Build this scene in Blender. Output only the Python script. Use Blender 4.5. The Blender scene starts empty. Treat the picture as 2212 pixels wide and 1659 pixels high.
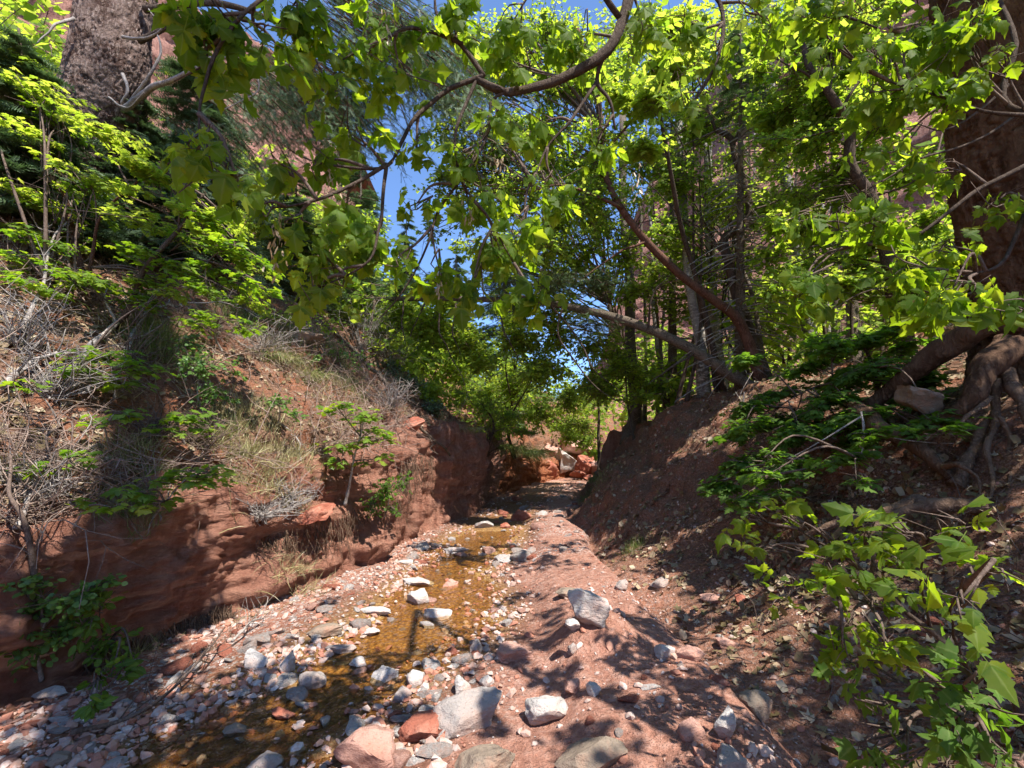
import bpy, math, random
import numpy as np
from mathutils import Vector
from mathutils.bvhtree import BVHTree
SC = bpy.context.scene
R = math.radians
# ------------------------------------------------------------------ camera
PITCH = 9.5
CAMZ = 1.55
cam = bpy.data.cameras.new("camera"); camo = bpy.data.objects.new("camera", cam)
SC.collection.objects.link(camo); SC.camera = camo
cam.sensor_width = 36; cam.lens = 16.0; cam.clip_start = 0.05; cam.clip_end = 1000
camo.location = (0, 0, CAMZ); camo.rotation_euler = (R(90 + PITCH), 0, 0)
# ------------------------------------------------------------------ light
SUN = np.array([0.42, -0.56, 1.15]); SUN /= np.linalg.norm(SUN)
wd = bpy.data.worlds.new("World"); SC.world = wd; wd.use_nodes = True
nt = wd.node_tree; sky = nt.nodes.new("ShaderNodeTexSky"); sky.sky_type = 'NISHITA'
sky.sun_disc = False; sky.sun_elevation = math.asin(SUN[2]); sky.sun_rotation = math.atan2(SUN[0], SUN[1])
sky.altitude = 3000; sky.air_density = 1.0; sky.dust_density = 0.1; sky.ozone_density = 6.0
nt.links.new(sky.outputs[0], nt.nodes["Background"].inputs[0]); nt.nodes["Background"].inputs[1].default_value = 0.15
sl = bpy.data.lights.new("sun", 'SUN'); sl.energy = 4.3; sl.angle = R(0.53); sl.color = (1.0, 0.95, 0.87)
so = bpy.data.objects.new("sun", sl); SC.collection.objects.link(so)
so.rotation_euler = Vector(SUN).to_track_quat('Z', 'Y').to_euler()
SC.view_settings.view_transform = 'Standard'; SC.view_settings.look = 'None'
SC.view_settings.exposure = 1.42; SC.view_settings.gamma = 1.0
cy = SC.cycles
cy.max_bounces = 7; cy.diffuse_bounces = 4; cy.glossy_bounces = 2; cy.transmission_bounces = 5; cy.transparent_max_bounces = 8
cy.use_denoising = True; cy.caustics_reflective = False; cy.caustics_refractive = False; cy.sample_clamp_indirect = 6

# ------------------------------------------------------------------ helpers
rng = np.random.default_rng(11); random.seed(5)
IW, IH, FP = 2212.0, 1659.0, 983.1
cp, sp = math.cos(R(PITCH)), math.sin(R(PITCH))
FWD = np.array([0, cp, sp]); UP = np.array([0, -sp, cp]); RT = np.array([1.0, 0, 0]); CAM = np.array([0, 0, CAMZ])
def raydir(px, py): return FWD + RT * ((px - IW / 2) / FP) + UP * ((IH / 2 - py) / FP)
def P(px, py, d): return CAM + raydir(px, py) * d          # a spot seen at a pixel, d metres away along the view
def U(a, b, n=None): return rng.uniform(a, b, n)
def norm(v): return v / (np.linalg.norm(v, axis=-1, keepdims=True) + 1e-9)

def _hash(i, j, k, s):
    h = (i * 374761393 + j * 668265263 + k * 2147483647 + s * 1274126177) & 0xFFFFFFFF
    h = ((h ^ (h >> 13)) * 1274126177) & 0xFFFFFFFF
    h = h ^ (h >> 16)
    return (h & 0xFFFFFF) / float(0xFFFFFF) * 2 - 1
def vnoise(p, s=0):
    p = np.asarray(p, float); f = np.floor(p).astype(np.int64); t = p - f; t = t * t * (3 - 2 * t)
    r = 0
    for a in (0, 1):
        for b in (0, 1):
            for c in (0, 1):
                w = (t[..., 0] if a else 1 - t[..., 0]) * (t[..., 1] if b else 1 - t[..., 1]) * (t[..., 2] if c else 1 - t[..., 2])
                r = r + w * _hash(f[..., 0] + a, f[..., 1] + b, f[..., 2] + c, s)
    return r
def fbm(p, oct=4, s=0, gain=.5):
    r = 0; a = 1; p = np.asarray(p, float)
    for o in range(oct): r = r + a * vnoise(p * (2.03 ** o) + 17.3 * o, s + o); a *= gain
    return r

VEIN = {}
class MB:                                   # collects polygons, builds ONE mesh object
    def __init__(s): s.a = {};  s.v = []; s.l = []; s.c = []; s.m = []; s.n = 0; s.smooth = True
    def add(s, v, faces, mi=0):
        v = np.asarray(v, float)
        for f in faces: s.l.append(np.asarray(f, np.int64) + s.n); s.c.append(np.array([len(f)])); s.m.append(np.array([mi]))
        s.v.append(v); s.n += len(v)
    def add_arr(s, v, loops, counts, mi=0):  # loops: flat indices, counts per face
        s.v.append(v); s.l.append(loops + s.n); s.c.append(counts); s.m.append(np.full(len(counts), mi)); s.n += len(v)
    def grid(s, G, mi=0, wrap=False):
        a, b = G.shape[:2]; idx = np.arange(a * b).reshape(a, b)
        if wrap: idx = np.concatenate([idx, idx[:, :1]], 1)
        q = np.stack([idx[:-1, :-1], idx[:-1, 1:], idx[1:, 1:], idx[1:, :-1]], -1).reshape(-1, 4)
        s.add_arr(G.reshape(-1, 3), q.ravel(), np.full(len(q), 4), mi)
    def tube(s, pts, rad, n=6, mi=0, rough=0.0, seed=0, cap=True, furrow=0.0, ff=7.0):
        pts = np.asarray(pts, float); rad = np.asarray(rad, float) * np.ones(len(pts))
        t = np.gradient(pts, axis=0); t = norm(t)
        ref = np.array([0.3, 0.2, 0.93]) if abs(t[0, 2]) < .8 else np.array([1.0, .1, 0])
        a = norm(np.cross(t, ref)); b = np.cross(t, a)
        th = np.linspace(0, 2 * math.pi, n, endpoint=False)
        ring = a[:, None] * np.cos(th)[None, :, None] + b[:, None] * np.sin(th)[None, :, None]
        rr = rad[:, None] * np.ones(n)
        G = pts[:, None] + ring * rr[..., None]
        if rough:
            rr = rr * (1 + rough * fbm(G * (0.5 / max(rad.max(), .01)), 4, seed)); G = pts[:, None] + ring * rr[..., None]
        if furrow:
            q = G * np.array([ff, ff, ff * .14]); q = q + .5 * np.stack([vnoise(G * ff * .7, seed + 40 + j) for j in range(3)], -1)
            rd = 1 - np.abs(fbm(q, 3, seed + 9)) * 2.2; rr = rr * (1 - furrow * np.clip(rd, 0, 1)**1.5 + furrow * .35 * fbm(G * ff * 3, 3, seed)); G = pts[:, None] + ring * rr[..., None]
        base = s.n; s.grid(G, mi, True)
        if cap:
            k = len(pts)
            s.l.append(np.arange(n)[::-1] + base); s.c.append(np.array([n])); s.m.append(np.array([mi]))
            s.l.append(np.arange(n) + base + (k - 1) * n); s.c.append(np.array([n])); s.m.append(np.array([mi]))
    def inst(s, tmpl, pos, X, Y, Z, sc, mi=0):  # many copies of a small template
        tv, loops, counts = tmpl; n = len(pos)
        if n == 0: return
        sc = np.asarray(sc, float).reshape(-1, 1, 1) * np.ones((n, 1, 1))
        loc = tv[None] * sc
        v = pos[:, None] + loc[..., 0:1] * X[:, None] + loc[..., 1:2] * Y[:, None] + loc[..., 2:3] * Z[:, None]
        k = len(tv); off = np.arange(n) * k
        if id(tv) in VEIN: s.a[len(s.v)] = np.tile(VEIN[id(tv)], n)
        s.add_arr(v.reshape(-1, 3), (loops[None] + off[:, None]).ravel(), np.tile(counts, n), mi)
    def build(s, name, mats, parent=None, smooth=True):
        me = bpy.data.meshes.new(name)
        v = np.concatenate(s.v); l = np.concatenate(s.l); c = np.concatenate(s.c); m = np.concatenate(s.m)
        me.vertices.add(len(v)); me.vertices.foreach_set("co", v.astype(np.float32).ravel())
        me.loops.add(len(l)); me.loops.foreach_set("vertex_index", l.astype(np.int32))
        me.polygons.add(len(c)); st = np.concatenate([[0], np.cumsum(c)[:-1]])
        me.polygons.foreach_set("loop_start", st.astype(np.int32))
        if not isinstance(mats, (list, tuple)): mats = [mats]
        for x in mats: me.materials.append(x)
        me.polygons.foreach_set("material_index", m.astype(np.int32))
        me.polygons.foreach_set("use_smooth", np.full(len(c), smooth))
        if s.a:
            at = me.attributes.new('vein', 'FLOAT', 'POINT'); at.data.foreach_set('value', np.concatenate([s.a.get(i, np.zeros(len(x))) for i, x in enumerate(s.v)]).astype(np.float32))
        me.update(calc_edges=True)
        o = bpy.data.objects.new(name, me); SC.collection.objects.link(o)
        if parent is not None:
            o.parent = parent; o.matrix_parent_inverse = parent.matrix_world.inverted() if parent.type != 'EMPTY' else o.matrix_parent_inverse
            if parent.type == 'EMPTY':
                me.transform(__import__('mathutils').Matrix.Translation(-parent.location))
        return o
def thing(name, label, cat, loc, group=None):
    o = bpy.data.objects.new(name, None); SC.collection.objects.link(o); o.location = Vector(loc); o.empty_display_size = .1
    o['label'] = label; o['category'] = cat
    if group: o['group'] = group
    return o
def tag(o, label=None, cat=None, group=None, kind=None):
    if label: o['label'] = label
    if cat: o['category'] = cat
    if group: o['group'] = group
    if kind: o['kind'] = kind
    return o

# ------------------------------------------------------------------ materials
def new_mat(name):
    m = bpy.data.materials.new(name); m.use_nodes = True; t = m.node_tree
    for n in list(t.nodes): t.nodes.remove(n)
    return m, t, t.nodes.new("ShaderNodeOutputMaterial")
def N(t, typ, **kw):
    n = t.nodes.new(typ)
    for k, v in kw.items():
        if k in n.inputs: n.inputs[k].default_value = v
        else: setattr(n, k, v)
    return n
def ramp(t, fac, stops):
    r = t.nodes.new("ShaderNodeValToRGB"); e = r.color_ramp.elements
    while len(e) < len(stops): e.new(0.5)
    for i, (p, c) in enumerate(stops): e[i].position = p; e[i].color = (*c, 1)
    t.links.new(fac, r.inputs[0]); return r.outputs[0]
def mix(t, fac, a, b, mode='MIX'):
    m = t.nodes.new("ShaderNodeMix"); m.data_type = 'RGBA'; m.blend_type = mode
    for s, v in ((0, fac), (6, a), (7, b)):
        if hasattr(v, 'is_output'): t.links.new(v, m.inputs[s])
        elif s == 0: m.inputs[0].default_value = v
        else: m.inputs[s].default_value = (*v, 1)
    return m.outputs[2]
def noise(t, scale, detail=6, rough=.6, vec=None, lo=None, hi=None, stretch=None):
    n = N(t, "ShaderNodeTexNoise", Scale=scale, Detail=detail, Roughness=rough)
    if vec is None: g = t.nodes.new("ShaderNodeNewGeometry"); vec = g.outputs["Position"]
    if stretch:
        mp = t.nodes.new("ShaderNodeMapping"); mp.inputs["Scale"].default_value = stretch; t.links.new(vec, mp.inputs[0]); vec = mp.outputs[0]
    t.links.new(vec, n.inputs["Vector"]); o = n.outputs["Fac"]
    if lo is not None:
        mr = N(t, "ShaderNodeMapRange"); mr.inputs[1].default_value = lo; mr.inputs[2].default_value = hi
        t.links.new(o, mr.inputs[0]); o = mr.outputs[0]
    return o
def vor(t, scale, feature='F1', out="Distance", vec=None, stretch=None):
    n = t.nodes.new("ShaderNodeTexVoronoi"); n.feature = feature; n.inputs["Scale"].default_value = scale
    if vec is None: g = t.nodes.new("ShaderNodeNewGeometry"); vec = g.outputs["Position"]
    if stretch:
        mp = t.nodes.new("ShaderNodeMapping"); mp.inputs["Scale"].default_value = stretch; t.links.new(vec, mp.inputs[0]); vec = mp.outputs[0]
    t.links.new(vec, n.inputs["Vector"]); return n.outputs[out]
def bump(t, h, strength=.6, dist=.02, prev=None):
    b = t.nodes.new("ShaderNodeBump"); b.inputs["Strength"].default_value = strength; b.inputs["Distance"].default_value = dist
    t.links.new(h, b.inputs["Height"])
    if prev is not None: t.links.new(prev, b.inputs["Normal"])
    return b.outputs[0]
def prin(t, out, col, rough=.85, nrm=None, spec=.25):
    b = t.nodes.new("ShaderNodeBsdfPrincipled")
    if hasattr(col, 'is_output'): t.links.new(col, b.inputs["Base Color"])
    else: b.inputs["Base Color"].default_value = (*col, 1)
    if hasattr(rough, 'is_output'): t.links.new(rough, b.inputs["Roughness"])
    else: b.inputs["Roughness"].default_value = rough
    b.inputs["Specular IOR Level"].default_value = spec
    if nrm is not None: t.links.new(nrm, b.inputs["Normal"])
    if out is not None: t.links.new(b.outputs[0], out.inputs[0])
    return b.outputs[0]
def attr(t, name):
    a = t.nodes.new("ShaderNodeAttribute"); a.attribute_name = name; return a.outputs["Fac"]

def leaf_mat(name, stops, tstops, amt=.5, rough=.42, spec=.35):
    m, t, o = new_mat(name); g = t.nodes.new("ShaderNodeNewGeometry")
    c = ramp(t, g.outputs["Random Per Island"], stops); c2 = ramp(t, g.outputs["Random Per Island"], tstops)
    nz_ = noise(t, 38, 4, .65, None, .3, .75); vn = attr(t, "vein")
    c = mix(t, nz_, c, mix(t, .55, c, (.16, .20, .06))); c2 = mix(t, nz_, c2, mix(t, .3, c2, (.08, .16, .01)))
    vh = t.nodes.new('ShaderNodeMath'); vh.operation = 'MULTIPLY'; t.links.new(vn, vh.inputs[0]); vh.inputs[1].default_value = .45; vn = vh.outputs[0]
    c = mix(t, vn, c, (.26, .34, .12)); c2 = mix(t, vn, c2, (.45, .55, .12))
    sp_ = noise(t, 26, 5, .7, None, .66, .74); c = mix(t, sp_, c, (.16, .10, .03)); c2 = mix(t, sp_, c2, (.20, .14, .03))
    b = prin(t, None, c, rough, None, spec)
    tr = t.nodes.new("ShaderNodeBsdfTranslucent"); t.links.new(c2, tr.inputs[0])
    mx = t.nodes.new("ShaderNodeMixShader"); mx.inputs[0].default_value = amt
    t.links.new(b, mx.inputs[1]); t.links.new(tr.outputs[0], mx.inputs[2]); t.links.new(mx.outputs[0], o.inputs[0])
    return m
M = {}
M['elder'] = leaf_mat("box_elder_leaf", [(0, (.04, .10, .010)), (.6, (.07, .145, .012)), (1, (.12, .20, .015))],
                      [(0, (.24, .40, .010)), (.6, (.42, .60, .015)), (1, (.68, .80, .03))], .62, .55, .12)
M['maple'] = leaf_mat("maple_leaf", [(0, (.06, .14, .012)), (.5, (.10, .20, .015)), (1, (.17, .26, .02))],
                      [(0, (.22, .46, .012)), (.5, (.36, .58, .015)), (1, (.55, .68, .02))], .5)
M['maple_shade'] = leaf_mat("maple_leaf_shade_tint", [(0, (.04, .10, .018)), (.6, (.065, .15, .02)), (1, (.11, .21, .025))],
                      [(0, (.14, .30, .015)), (.6, (.22, .42, .015)), (1, (.28, .5, .03))], .5, .6, .12)  # darker copy of the maple leaf, shade put into its colour
M['canopy'] = leaf_mat("canopy_leaf", [(0, (.07, .15, .02)), (.5, (.13, .25, .03)), (1, (.23, .36, .05))],
                      [(0, (.32, .52, .03)), (.5, (.56, .74, .05)), (1, (.80, .88, .10))], .58, .55, .15)
M['yellow'] = leaf_mat("sunlit_tint_leaf", [(0, (.11, .21, .03)), (.5, (.19, .31, .03)), (1, (.29, .40, .06))],
                      [(0, (.40, .58, .03)), (.5, (.62, .76, .05)), (1, (.82, .88, .10))], .55, .5, .15)  # yellow green leaf, brightened so shaded crowns carry sunlight in their colour
M['needle'] = leaf_mat("fir_needles", [(0, (.045, .085, .045)), (.6, (.09, .15, .085)), (1, (.20, .27, .18))],
                      [(0, (.05, .10, .03)), (1, (.14, .24, .08))], .28, .55, .25)
M['shrub'] = leaf_mat("snowberry_leaf", [(0, (.05, .13, .03)), (.6, (.09, .2, .04)), (1, (.17, .3, .07))],
                      [(0, (.12, .3, .02)), (1, (.32, .55, .05))], .4)
M['samara'] = leaf_mat("dry_seeds", [(0, (.42, .27, .18)), (1, (.62, .47, .33))], [(0, (.5, .3, .15)), (1, (.6, .4, .2))], .3)
M['grass'] = leaf_mat("green_grass", [(0, (.07, .12, .03)), (.5, (.13, .19, .05)), (1, (.3, .28, .12))], [(0, (.15, .3, .03)), (1, (.4, .45, .1))], .4)
M['dry_grass'] = leaf_mat("dry_grass", [(0, (.25, .19, .10)), (.5, (.42, .34, .2)), (1, (.5, .45, .22))], [(0, (.35, .28, .12)), (1, (.5, .45, .2))], .3)
M['dead'] = leaf_mat("dead_leaf", [(0, (.10, .05, .03)), (.35, (.22, .13, .085)), (.7, (.36, .24, .17)), (1, (.55, .43, .33))],
                     [(0, (.12, .06, .03)), (1, (.3, .2, .1))], .15, .7, .2)

def bark(name, dark, light, scale=9, st=(1, 1, .25), bd=.03, bs=.9, moss=None):
    m, t, o = new_mat(name)
    tc = t.nodes.new("ShaderNodeTexCoord"); v = tc.outputs["Object"]
    dn = N(t, "ShaderNodeTexNoise", Scale=scale * .5, Detail=5, Roughness=.7); t.links.new(v, dn.inputs["Vector"])
    va = t.nodes.new("ShaderNodeVectorMath"); va.operation = 'MULTIPLY_ADD'; t.links.new(dn.outputs["Color"], va.inputs[0]); va.inputs[1].default_value = (1.6 / scale,) * 3; t.links.new(v, va.inputs[2]); v2 = va.outputs[0]
    a = noise(t, scale * 1.6, 10, .78, v, .33, .66, st); w = vor(t, scale * 1.3, 'DISTANCE_TO_EDGE', "Distance", v2, st)
    mr = N(t, "ShaderNodeMapRange"); mr.inputs[1].default_value = 0; mr.inputs[2].default_value = .22; mr.inputs[3].default_value = .25; t.links.new(w, mr.inputs[0])
    mul = t.nodes.new("ShaderNodeMath"); mul.operation = 'MULTIPLY'; t.links.new(mr.outputs[0], mul.inputs[0]); t.links.new(a, mul.inputs[1])
    c = ramp(t, mul.outputs[0], [(0, [x * .6 for x in dark]), (.3, dark), (.95, light)])
    c = mix(t, noise(t, scale * .25, 4, .6, v, .4, .7), c, [x * .6 + y * .4 for x, y in zip(dark, light)])
    if moss: c = mix(t, noise(t, 1.7, 4, .6, v, .5, .68), c, moss)
    prin(t, o, c, .92, bump(t, mul.outputs[0], bs, bd), .1); return m
M['fir_bark'] = bark("fir_bark", (.12, .07, .055), (.78, .60, .52), 15, (1, 1, .22), .05, 1.0)
M['dark_bark'] = bark("dark_furrowed_bark", (.10, .055, .035), (.36, .22, .14), 10, (1, 1, .2), .05)
M['brown_bark'] = bark("brown_bark", (.07, .05, .038), (.20, .15, .12), 30, (1, 1, .35), .012)
M['red_bark'] = bark("reddish_bark", (.10, .05, .035), (.26, .14, .10), 26, (1, 1, .3), .015)
M['pale_bark'] = bark("pale_aspen_bark", (.16, .14, .12), (.68, .64, .58), 9, (.6, .6, 1.6), .01)
M['log_bark'] = bark("log_bark", (.10, .08, .06), (.36, .28, .22), 22, (1, 1, 1), .02)
M['grey_wood'] = bark("weathered_wood", (.22, .19, .17), (.60, .54, .49), 30, (1, 1, .3), .006)
M['litter_wood'] = bark("litter_wood", (.22, .15, .12), (.55, .43, .35), 30, (1, 1, .3), .004)
M['root'] = bark("root_bark", (.12, .075, .05), (.34, .23, .16), 24, (1, 1, .6), .015)
M['twig'] = bark("twig_bark", (.10, .07, .055), (.27, .2, .16), 40, (1, 1, .5), .004)

def rockmat(name, a, b, dust, dustamt=.35, wet=False):
    m, t, o = new_mat(name); tc = t.nodes.new("ShaderNodeTexCoord"); v = tc.outputs["Object"]
    oi = t.nodes.new("ShaderNodeObjectInfo")
    n1 = noise(t, 7, 8, .65, v, .32, .68); c = ramp(t, n1, [(0, a), (1, b)])
    sp_ = noise(t, 70, 4, .7, v, .58, .72); c = mix(t, sp_, c, [x * .45 for x in a])
    d = noise(t, 3.5, 6, .7, v, .62 - dustamt * .4, .62 + .15); c = mix(t, d, c, dust)
    c = mix(t, noise(t, 2.2, 5, .7, v, .55, .7, (1, 1, 3)), c, [x * .72 for x in a])
    h = bump(t, noise(t, 30, 10, .75, v), .8, .03); h = bump(t, noise(t, 5, 6, .6, v, None, None, (1, 1, 2.5)), .6, .08, h)
    prin(t, o, c, .3 if wet else .88, h, .3); return m
M['pale'] = rockmat("pale_limestone", (.38, .345, .32), (.60, .565, .53), (.44, .22, .15), .36)
M['grey'] = rockmat("grey_stone", (.28, .245, .225), (.46, .42, .385), (.38, .19, .13), .5)
M['pink'] = rockmat("pink_sandstone", (.40, .20, .15), (.58, .37, .30), (.36, .14, .08), .4)
M['red'] = rockmat("red_sandstone", (.27, .075, .045), (.40, .15, .095), (.45, .26, .19), .2)
M['brown'] = rockmat("brown_lichen_stone", (.20, .15, .115), (.34, .27, .20), (.36, .16, .1), .3)

def ground_mat():
    m, t, o = new_mat("red_earth"); geo = t.nodes.new("ShaderNodeNewGeometry").outputs["Position"]
    big = noise(t, .9, 5, .6, geo, .35, .65); fine = noise(t, 14, 9, .72, geo, .3, .7)
    red = ramp(t, fine, [(0, (.13, .042, .02)), (.5, (.30, .102, .045)), (1, (.44, .185, .10))])
    pale = ramp(t, fine, [(0, (.25, .105, .068)), (.5, (.41, .20, .14)), (1, (.55, .33, .255))])
    c = mix(t, attr(t, "path"), red, pale)
    # small stones set in the dirt
    vc = vor(t, 38, 'F1', "Color", geo); vd = vor(t, 38, 'DISTANCE_TO_EDGE', "Distance", geo)
    sep = t.nodes.new("ShaderNodeSeparateColor"); t.links.new(vc, sep.inputs[0])
    stones = ramp(t, sep.outputs[0], [(0, (.34, .12, .075)), (.45, (.42, .22, .16)), (.7, (.5, .42, .38)), (1, (.66, .62, .58))])
    g = t.nodes.new("ShaderNodeMath"); g.operation = 'MULTIPLY'; t.links.new(attr(t, "gravel"), g.inputs[0])
    mr = N(t, "ShaderNodeMapRange"); mr.inputs[1].default_value = .02; mr.inputs[2].default_value = .12; t.links.new(vd, mr.inputs[0]); t.links.new(mr.outputs[0], g.inputs[1])
    c = mix(t, g.outputs[0], c, stones)
    lit = ramp(t, noise(t, 45, 6, .75, geo, .3, .7), [(0, (.06, .03, .018)), (.5, (.20, .105, .065)), (1, (.42, .28, .20))])
    lf = t.nodes.new("ShaderNodeMath"); lf.operation = 'MULTIPLY'; t.links.new(attr(t, "litter"), lf.inputs[0]); t.links.new(noise(t, 2.2, 5, .65, geo, .32, .55), lf.inputs[1])
    c = mix(t, lf.outputs[0], c, lit)
    dk = mix(t, 1.0, c, (.45, .40, .38), 'MULTIPLY'); c = mix(t, attr(t, "damp"), c, dk)
    amber = ramp(t, vor(t, 30, 'F1', "Distance", geo), [(0, (.60, .40, .15)), (.45, (.40, .22, .07)), (1, (.15, .075, .03))])
    c = mix(t, attr(t, "wet"), c, amber)
    h = bump(t, fine, .8, .035); h = bump(t, vd, .5, .02, h); h = bump(t, noise(t, 3.5, 6, .6, geo), .6, .12, h)
    ro = N(t, "ShaderNodeMapRange"); ro.inputs[3].default_value = .9; ro.inputs[4].default_value = .5; t.links.new(attr(t, "wet"), ro.inputs[0])
    prin(t, o, c, ro.outputs[0], h, .2); return m
def wall_mat(name, red):
    m, t, o = new_mat(name); geo = t.nodes.new("ShaderNodeNewGeometry").outputs["Position"]
    a = noise(t, 2.2, 9, .7, geo, .3, .7, (1, 1, 2.4)); b = noise(t, 16, 8, .72, geo, .3, .7)
    c = ramp(t, a, red); c = mix(t, b, c, (.52, .25, .17), 'MIX') if False else mix(t, .35, c, ramp(t, b, [(0, (.15, .055, .035)), (1, (.66, .40, .31))]))
    cr = vor(t, 1.3, 'DISTANCE_TO_EDGE', "Distance", geo, (1, 1, 3)); mr = N(t, "ShaderNodeMapRange"); mr.inputs[2].default_value = .02; t.links.new(cr, mr.inputs[0])
    fl = noise(t, 3.2, 8, .7, geo, .35, .65, (2.2, 2.2, .28)); c = mix(t, .45, c, ramp(t, fl, [(0, (.20, .07, .045)), (1, (.66, .37, .27))]))
    h = bump(t, b, .8, .04); h = bump(t, fl, .8, .1, h); h = bump(t, a, 1.0, .22, h); cv = noise(t, 9, 4, .6, geo); vv = t.nodes.new('ShaderNodeVectorMath'); vv.operation = 'MULTIPLY_ADD'; cn = N(t, 'ShaderNodeTexNoise', Scale=5, Detail=5, Roughness=.7); t.links.new(geo, cn.inputs['Vector']); t.links.new(cn.outputs['Color'], vv.inputs[0]); vv.inputs[1].default_value = (.5, .5, .5); t.links.new(geo, vv.inputs[2])
    ck = vor(t, 4.5, 'DISTANCE_TO_EDGE', 'Distance', vv.outputs[0], (1, 1, 1.8)); m2 = N(t, 'ShaderNodeMapRange'); m2.inputs[2].default_value = .06; t.links.new(ck, m2.inputs[0]); h = bump(t, m2.outputs[0], .6, .05, h); h = bump(t, noise(t, 6, 8, .75, geo, None, None, (1, 1, 2)), .7, .1, h)
    prin(t, o, c, .9, h, .15); return m
M['wall'] = wall_mat("red_sandstone_wall", [(0, (.30, .095, .048)), (.5, (.56, .215, .125)), (1, (.74, .43, .30))])
M['cliff'] = wall_mat("red_cliff", [(0, (.20, .09, .075)), (.5, (.36, .17, .14)), (1, (.52, .31, .26))])
M['ground'] = ground_mat()
def water_mat():
    m, t, o = new_mat("clear_amber_water"); geo = t.nodes.new("ShaderNodeNewGeometry").outputs["Position"]
    h = bump(t, noise(t, 16, 4, .55, geo, None, None, (1, .55, 1)), .8, .05); h = bump(t, noise(t, 55, 3, .5, geo), .3, .008, h)
    tr = t.nodes.new("ShaderNodeBsdfTransparent"); tr.inputs[0].default_value = (.92, .80, .60, 1)
    gl = t.nodes.new("ShaderNodeBsdfGlossy"); gl.inputs["Roughness"].default_value = .07; t.links.new(h, gl.inputs["Normal"])
    fr = t.nodes.new("ShaderNodeFresnel"); fr.inputs[0].default_value = 1.33; t.links.new(h, fr.inputs["Normal"])
    mx = t.nodes.new("ShaderNodeMixShader"); t.links.new(fr.outputs[0], mx.inputs[0]); t.links.new(tr.outputs[0], mx.inputs[1]); t.links.new(gl.outputs[0], mx.inputs[2])
    t.links.new(mx.outputs[0], o.inputs[0]); return m
M['water'] = water_mat()

# ------------------------------------------------------------------ terrain
def ip(y, ks, vs): return np.interp(y, ks, vs)
def smooth(a, b, x): t = np.clip((x - a) / (b - a), 0, 1); return t * t * (3 - 2 * t)
def bedz(y): return .025 * np.clip(y, -20, 90) + np.clip(y - 24, 0, 99) * .03
KL = [-12, 1, 2.7, 3.7, 4.4, 5.5, 6.7, 7.0, 7.4, 8, 10, 11.5, 13, 14.5, 16, 19, 22, 26, 32, 90]
def xleft(y): return ip(y, KL, [-3.4, -3.2, -3.15, -2.95, -2.65, -2.2, -1.75, -1.9, -1.95, -1.75, -1.3, -.75, -.7, -.75, -.1, .9, 2.2, 6.5, 12, 14])
def hleft(y): return ip(y, KL, [.85, .95, 1.05, 1.15, 1.3, 1.5, 1.6, 1.6, 1.85, 2.1, 2.05, 1.95, 1.8, 1.5, 1.45, 1.2, 1.0, 1.2, 1.5, 1.5])
def xright(y): return .18 * np.sin(y * 1.7) * (np.asarray(y) > 7) + ip(y, [-12, 1, 2.7, 4.9, 8.8, 12.9, 16, 20.5, 26, 32, 90], [1.9, 1.5, 1.35, 1.2, 1.1, 1.65, 2.4, 3.6, 10, 17, 19])
KW = [-12, 1.5, 2.65, 3.48, 4.55, 6, 8.4, 11.2, 17.3, 20, 24, 90]
def xwater(y): return ip(y, KW, [-2.2, -2.0, -1.55, -1.2, -.85, -.85, -.5, -.15, .95, 2.0, 5.5, 16])
def hwater(y): return ip(y, KW, [.8, .9, .85, .7, .72, .64, .68, .68, .6, .5, .4, .4])
ys = np.concatenate([np.arange(-12, 1, .3), np.arange(1, 9, .04), np.arange(9, 16, .07), np.arange(16, 26, .14), np.arange(26, 95, 1.0)])
def ctrl(y):
    xl, H, xr, zb = xleft(y), hleft(y), xright(y), bedz(y)
    far = 1 - .5 * smooth(20, 30, y)
    L = [(85, 48), (35, 20), (16, 10.5), (9, 6.6), (5, 3.95), (3, 2.35), (1.5, 1.15), (.5, .25)]
    pts = [(xl - .05 - a, zb + H + b * far) for a, b in L]
    ov = ip(y, [0, 3, 5, 7, 9, 12, 16], [.10, .10, .07, .0, .05, .15, .1]); bat = ip(y, [0, 3, 4.4, 6, 7, 10, 14, 30], [.12, .25, .40, .38, .24, .22, .12, .2])
    pts += [(xl - .08 - bat, zb + H), (xl + .06 - bat * .6 + ov * .3, zb + H * .86), (xl + ov * .2 - bat * .3, zb + H * .5), (xl - ov, zb + H * .14), (xl - ov * .6, zb + .0)]
    A = np.array([(0, 0), (1.0, .3), (1.9, .95), (2.8, 1.7), (3.6, 2.2), (5.0, 2.8), (8, 4.3), (15, 9), (35, 22), (85, 52)])
    B = np.array([(0, 0), (.5, .35), (1.3, 1.2), (2.2, 2.1), (2.8, 2.55), (3.6, 2.75), (7, 3.5), (15, 8), (35, 22), (85, 52)])
    C_ = np.array([(0, 0), (.45, .28), (.95, 1.05), (1.3, 1.75), (1.7, 2.05), (2.6, 2.3), (6, 3.2), (15, 7), (35, 18), (85, 45)])
    w1 = smooth(4.5, 8, y); w2 = smooth(11, 15, y); Rp = (A * (1 - w1) + B * w1) * (1 - w2) + C_ * w2
    pts += [(xr + a, zb + b) for a, b in Rp]
    return np.array(pts)
SEG = [12, 16, 18, 26, 26, 34, 26, 22, 22, 30, 24, 6, 110, 26, 26, 28, 22, 26, 24, 18, 16, 10]
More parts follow.
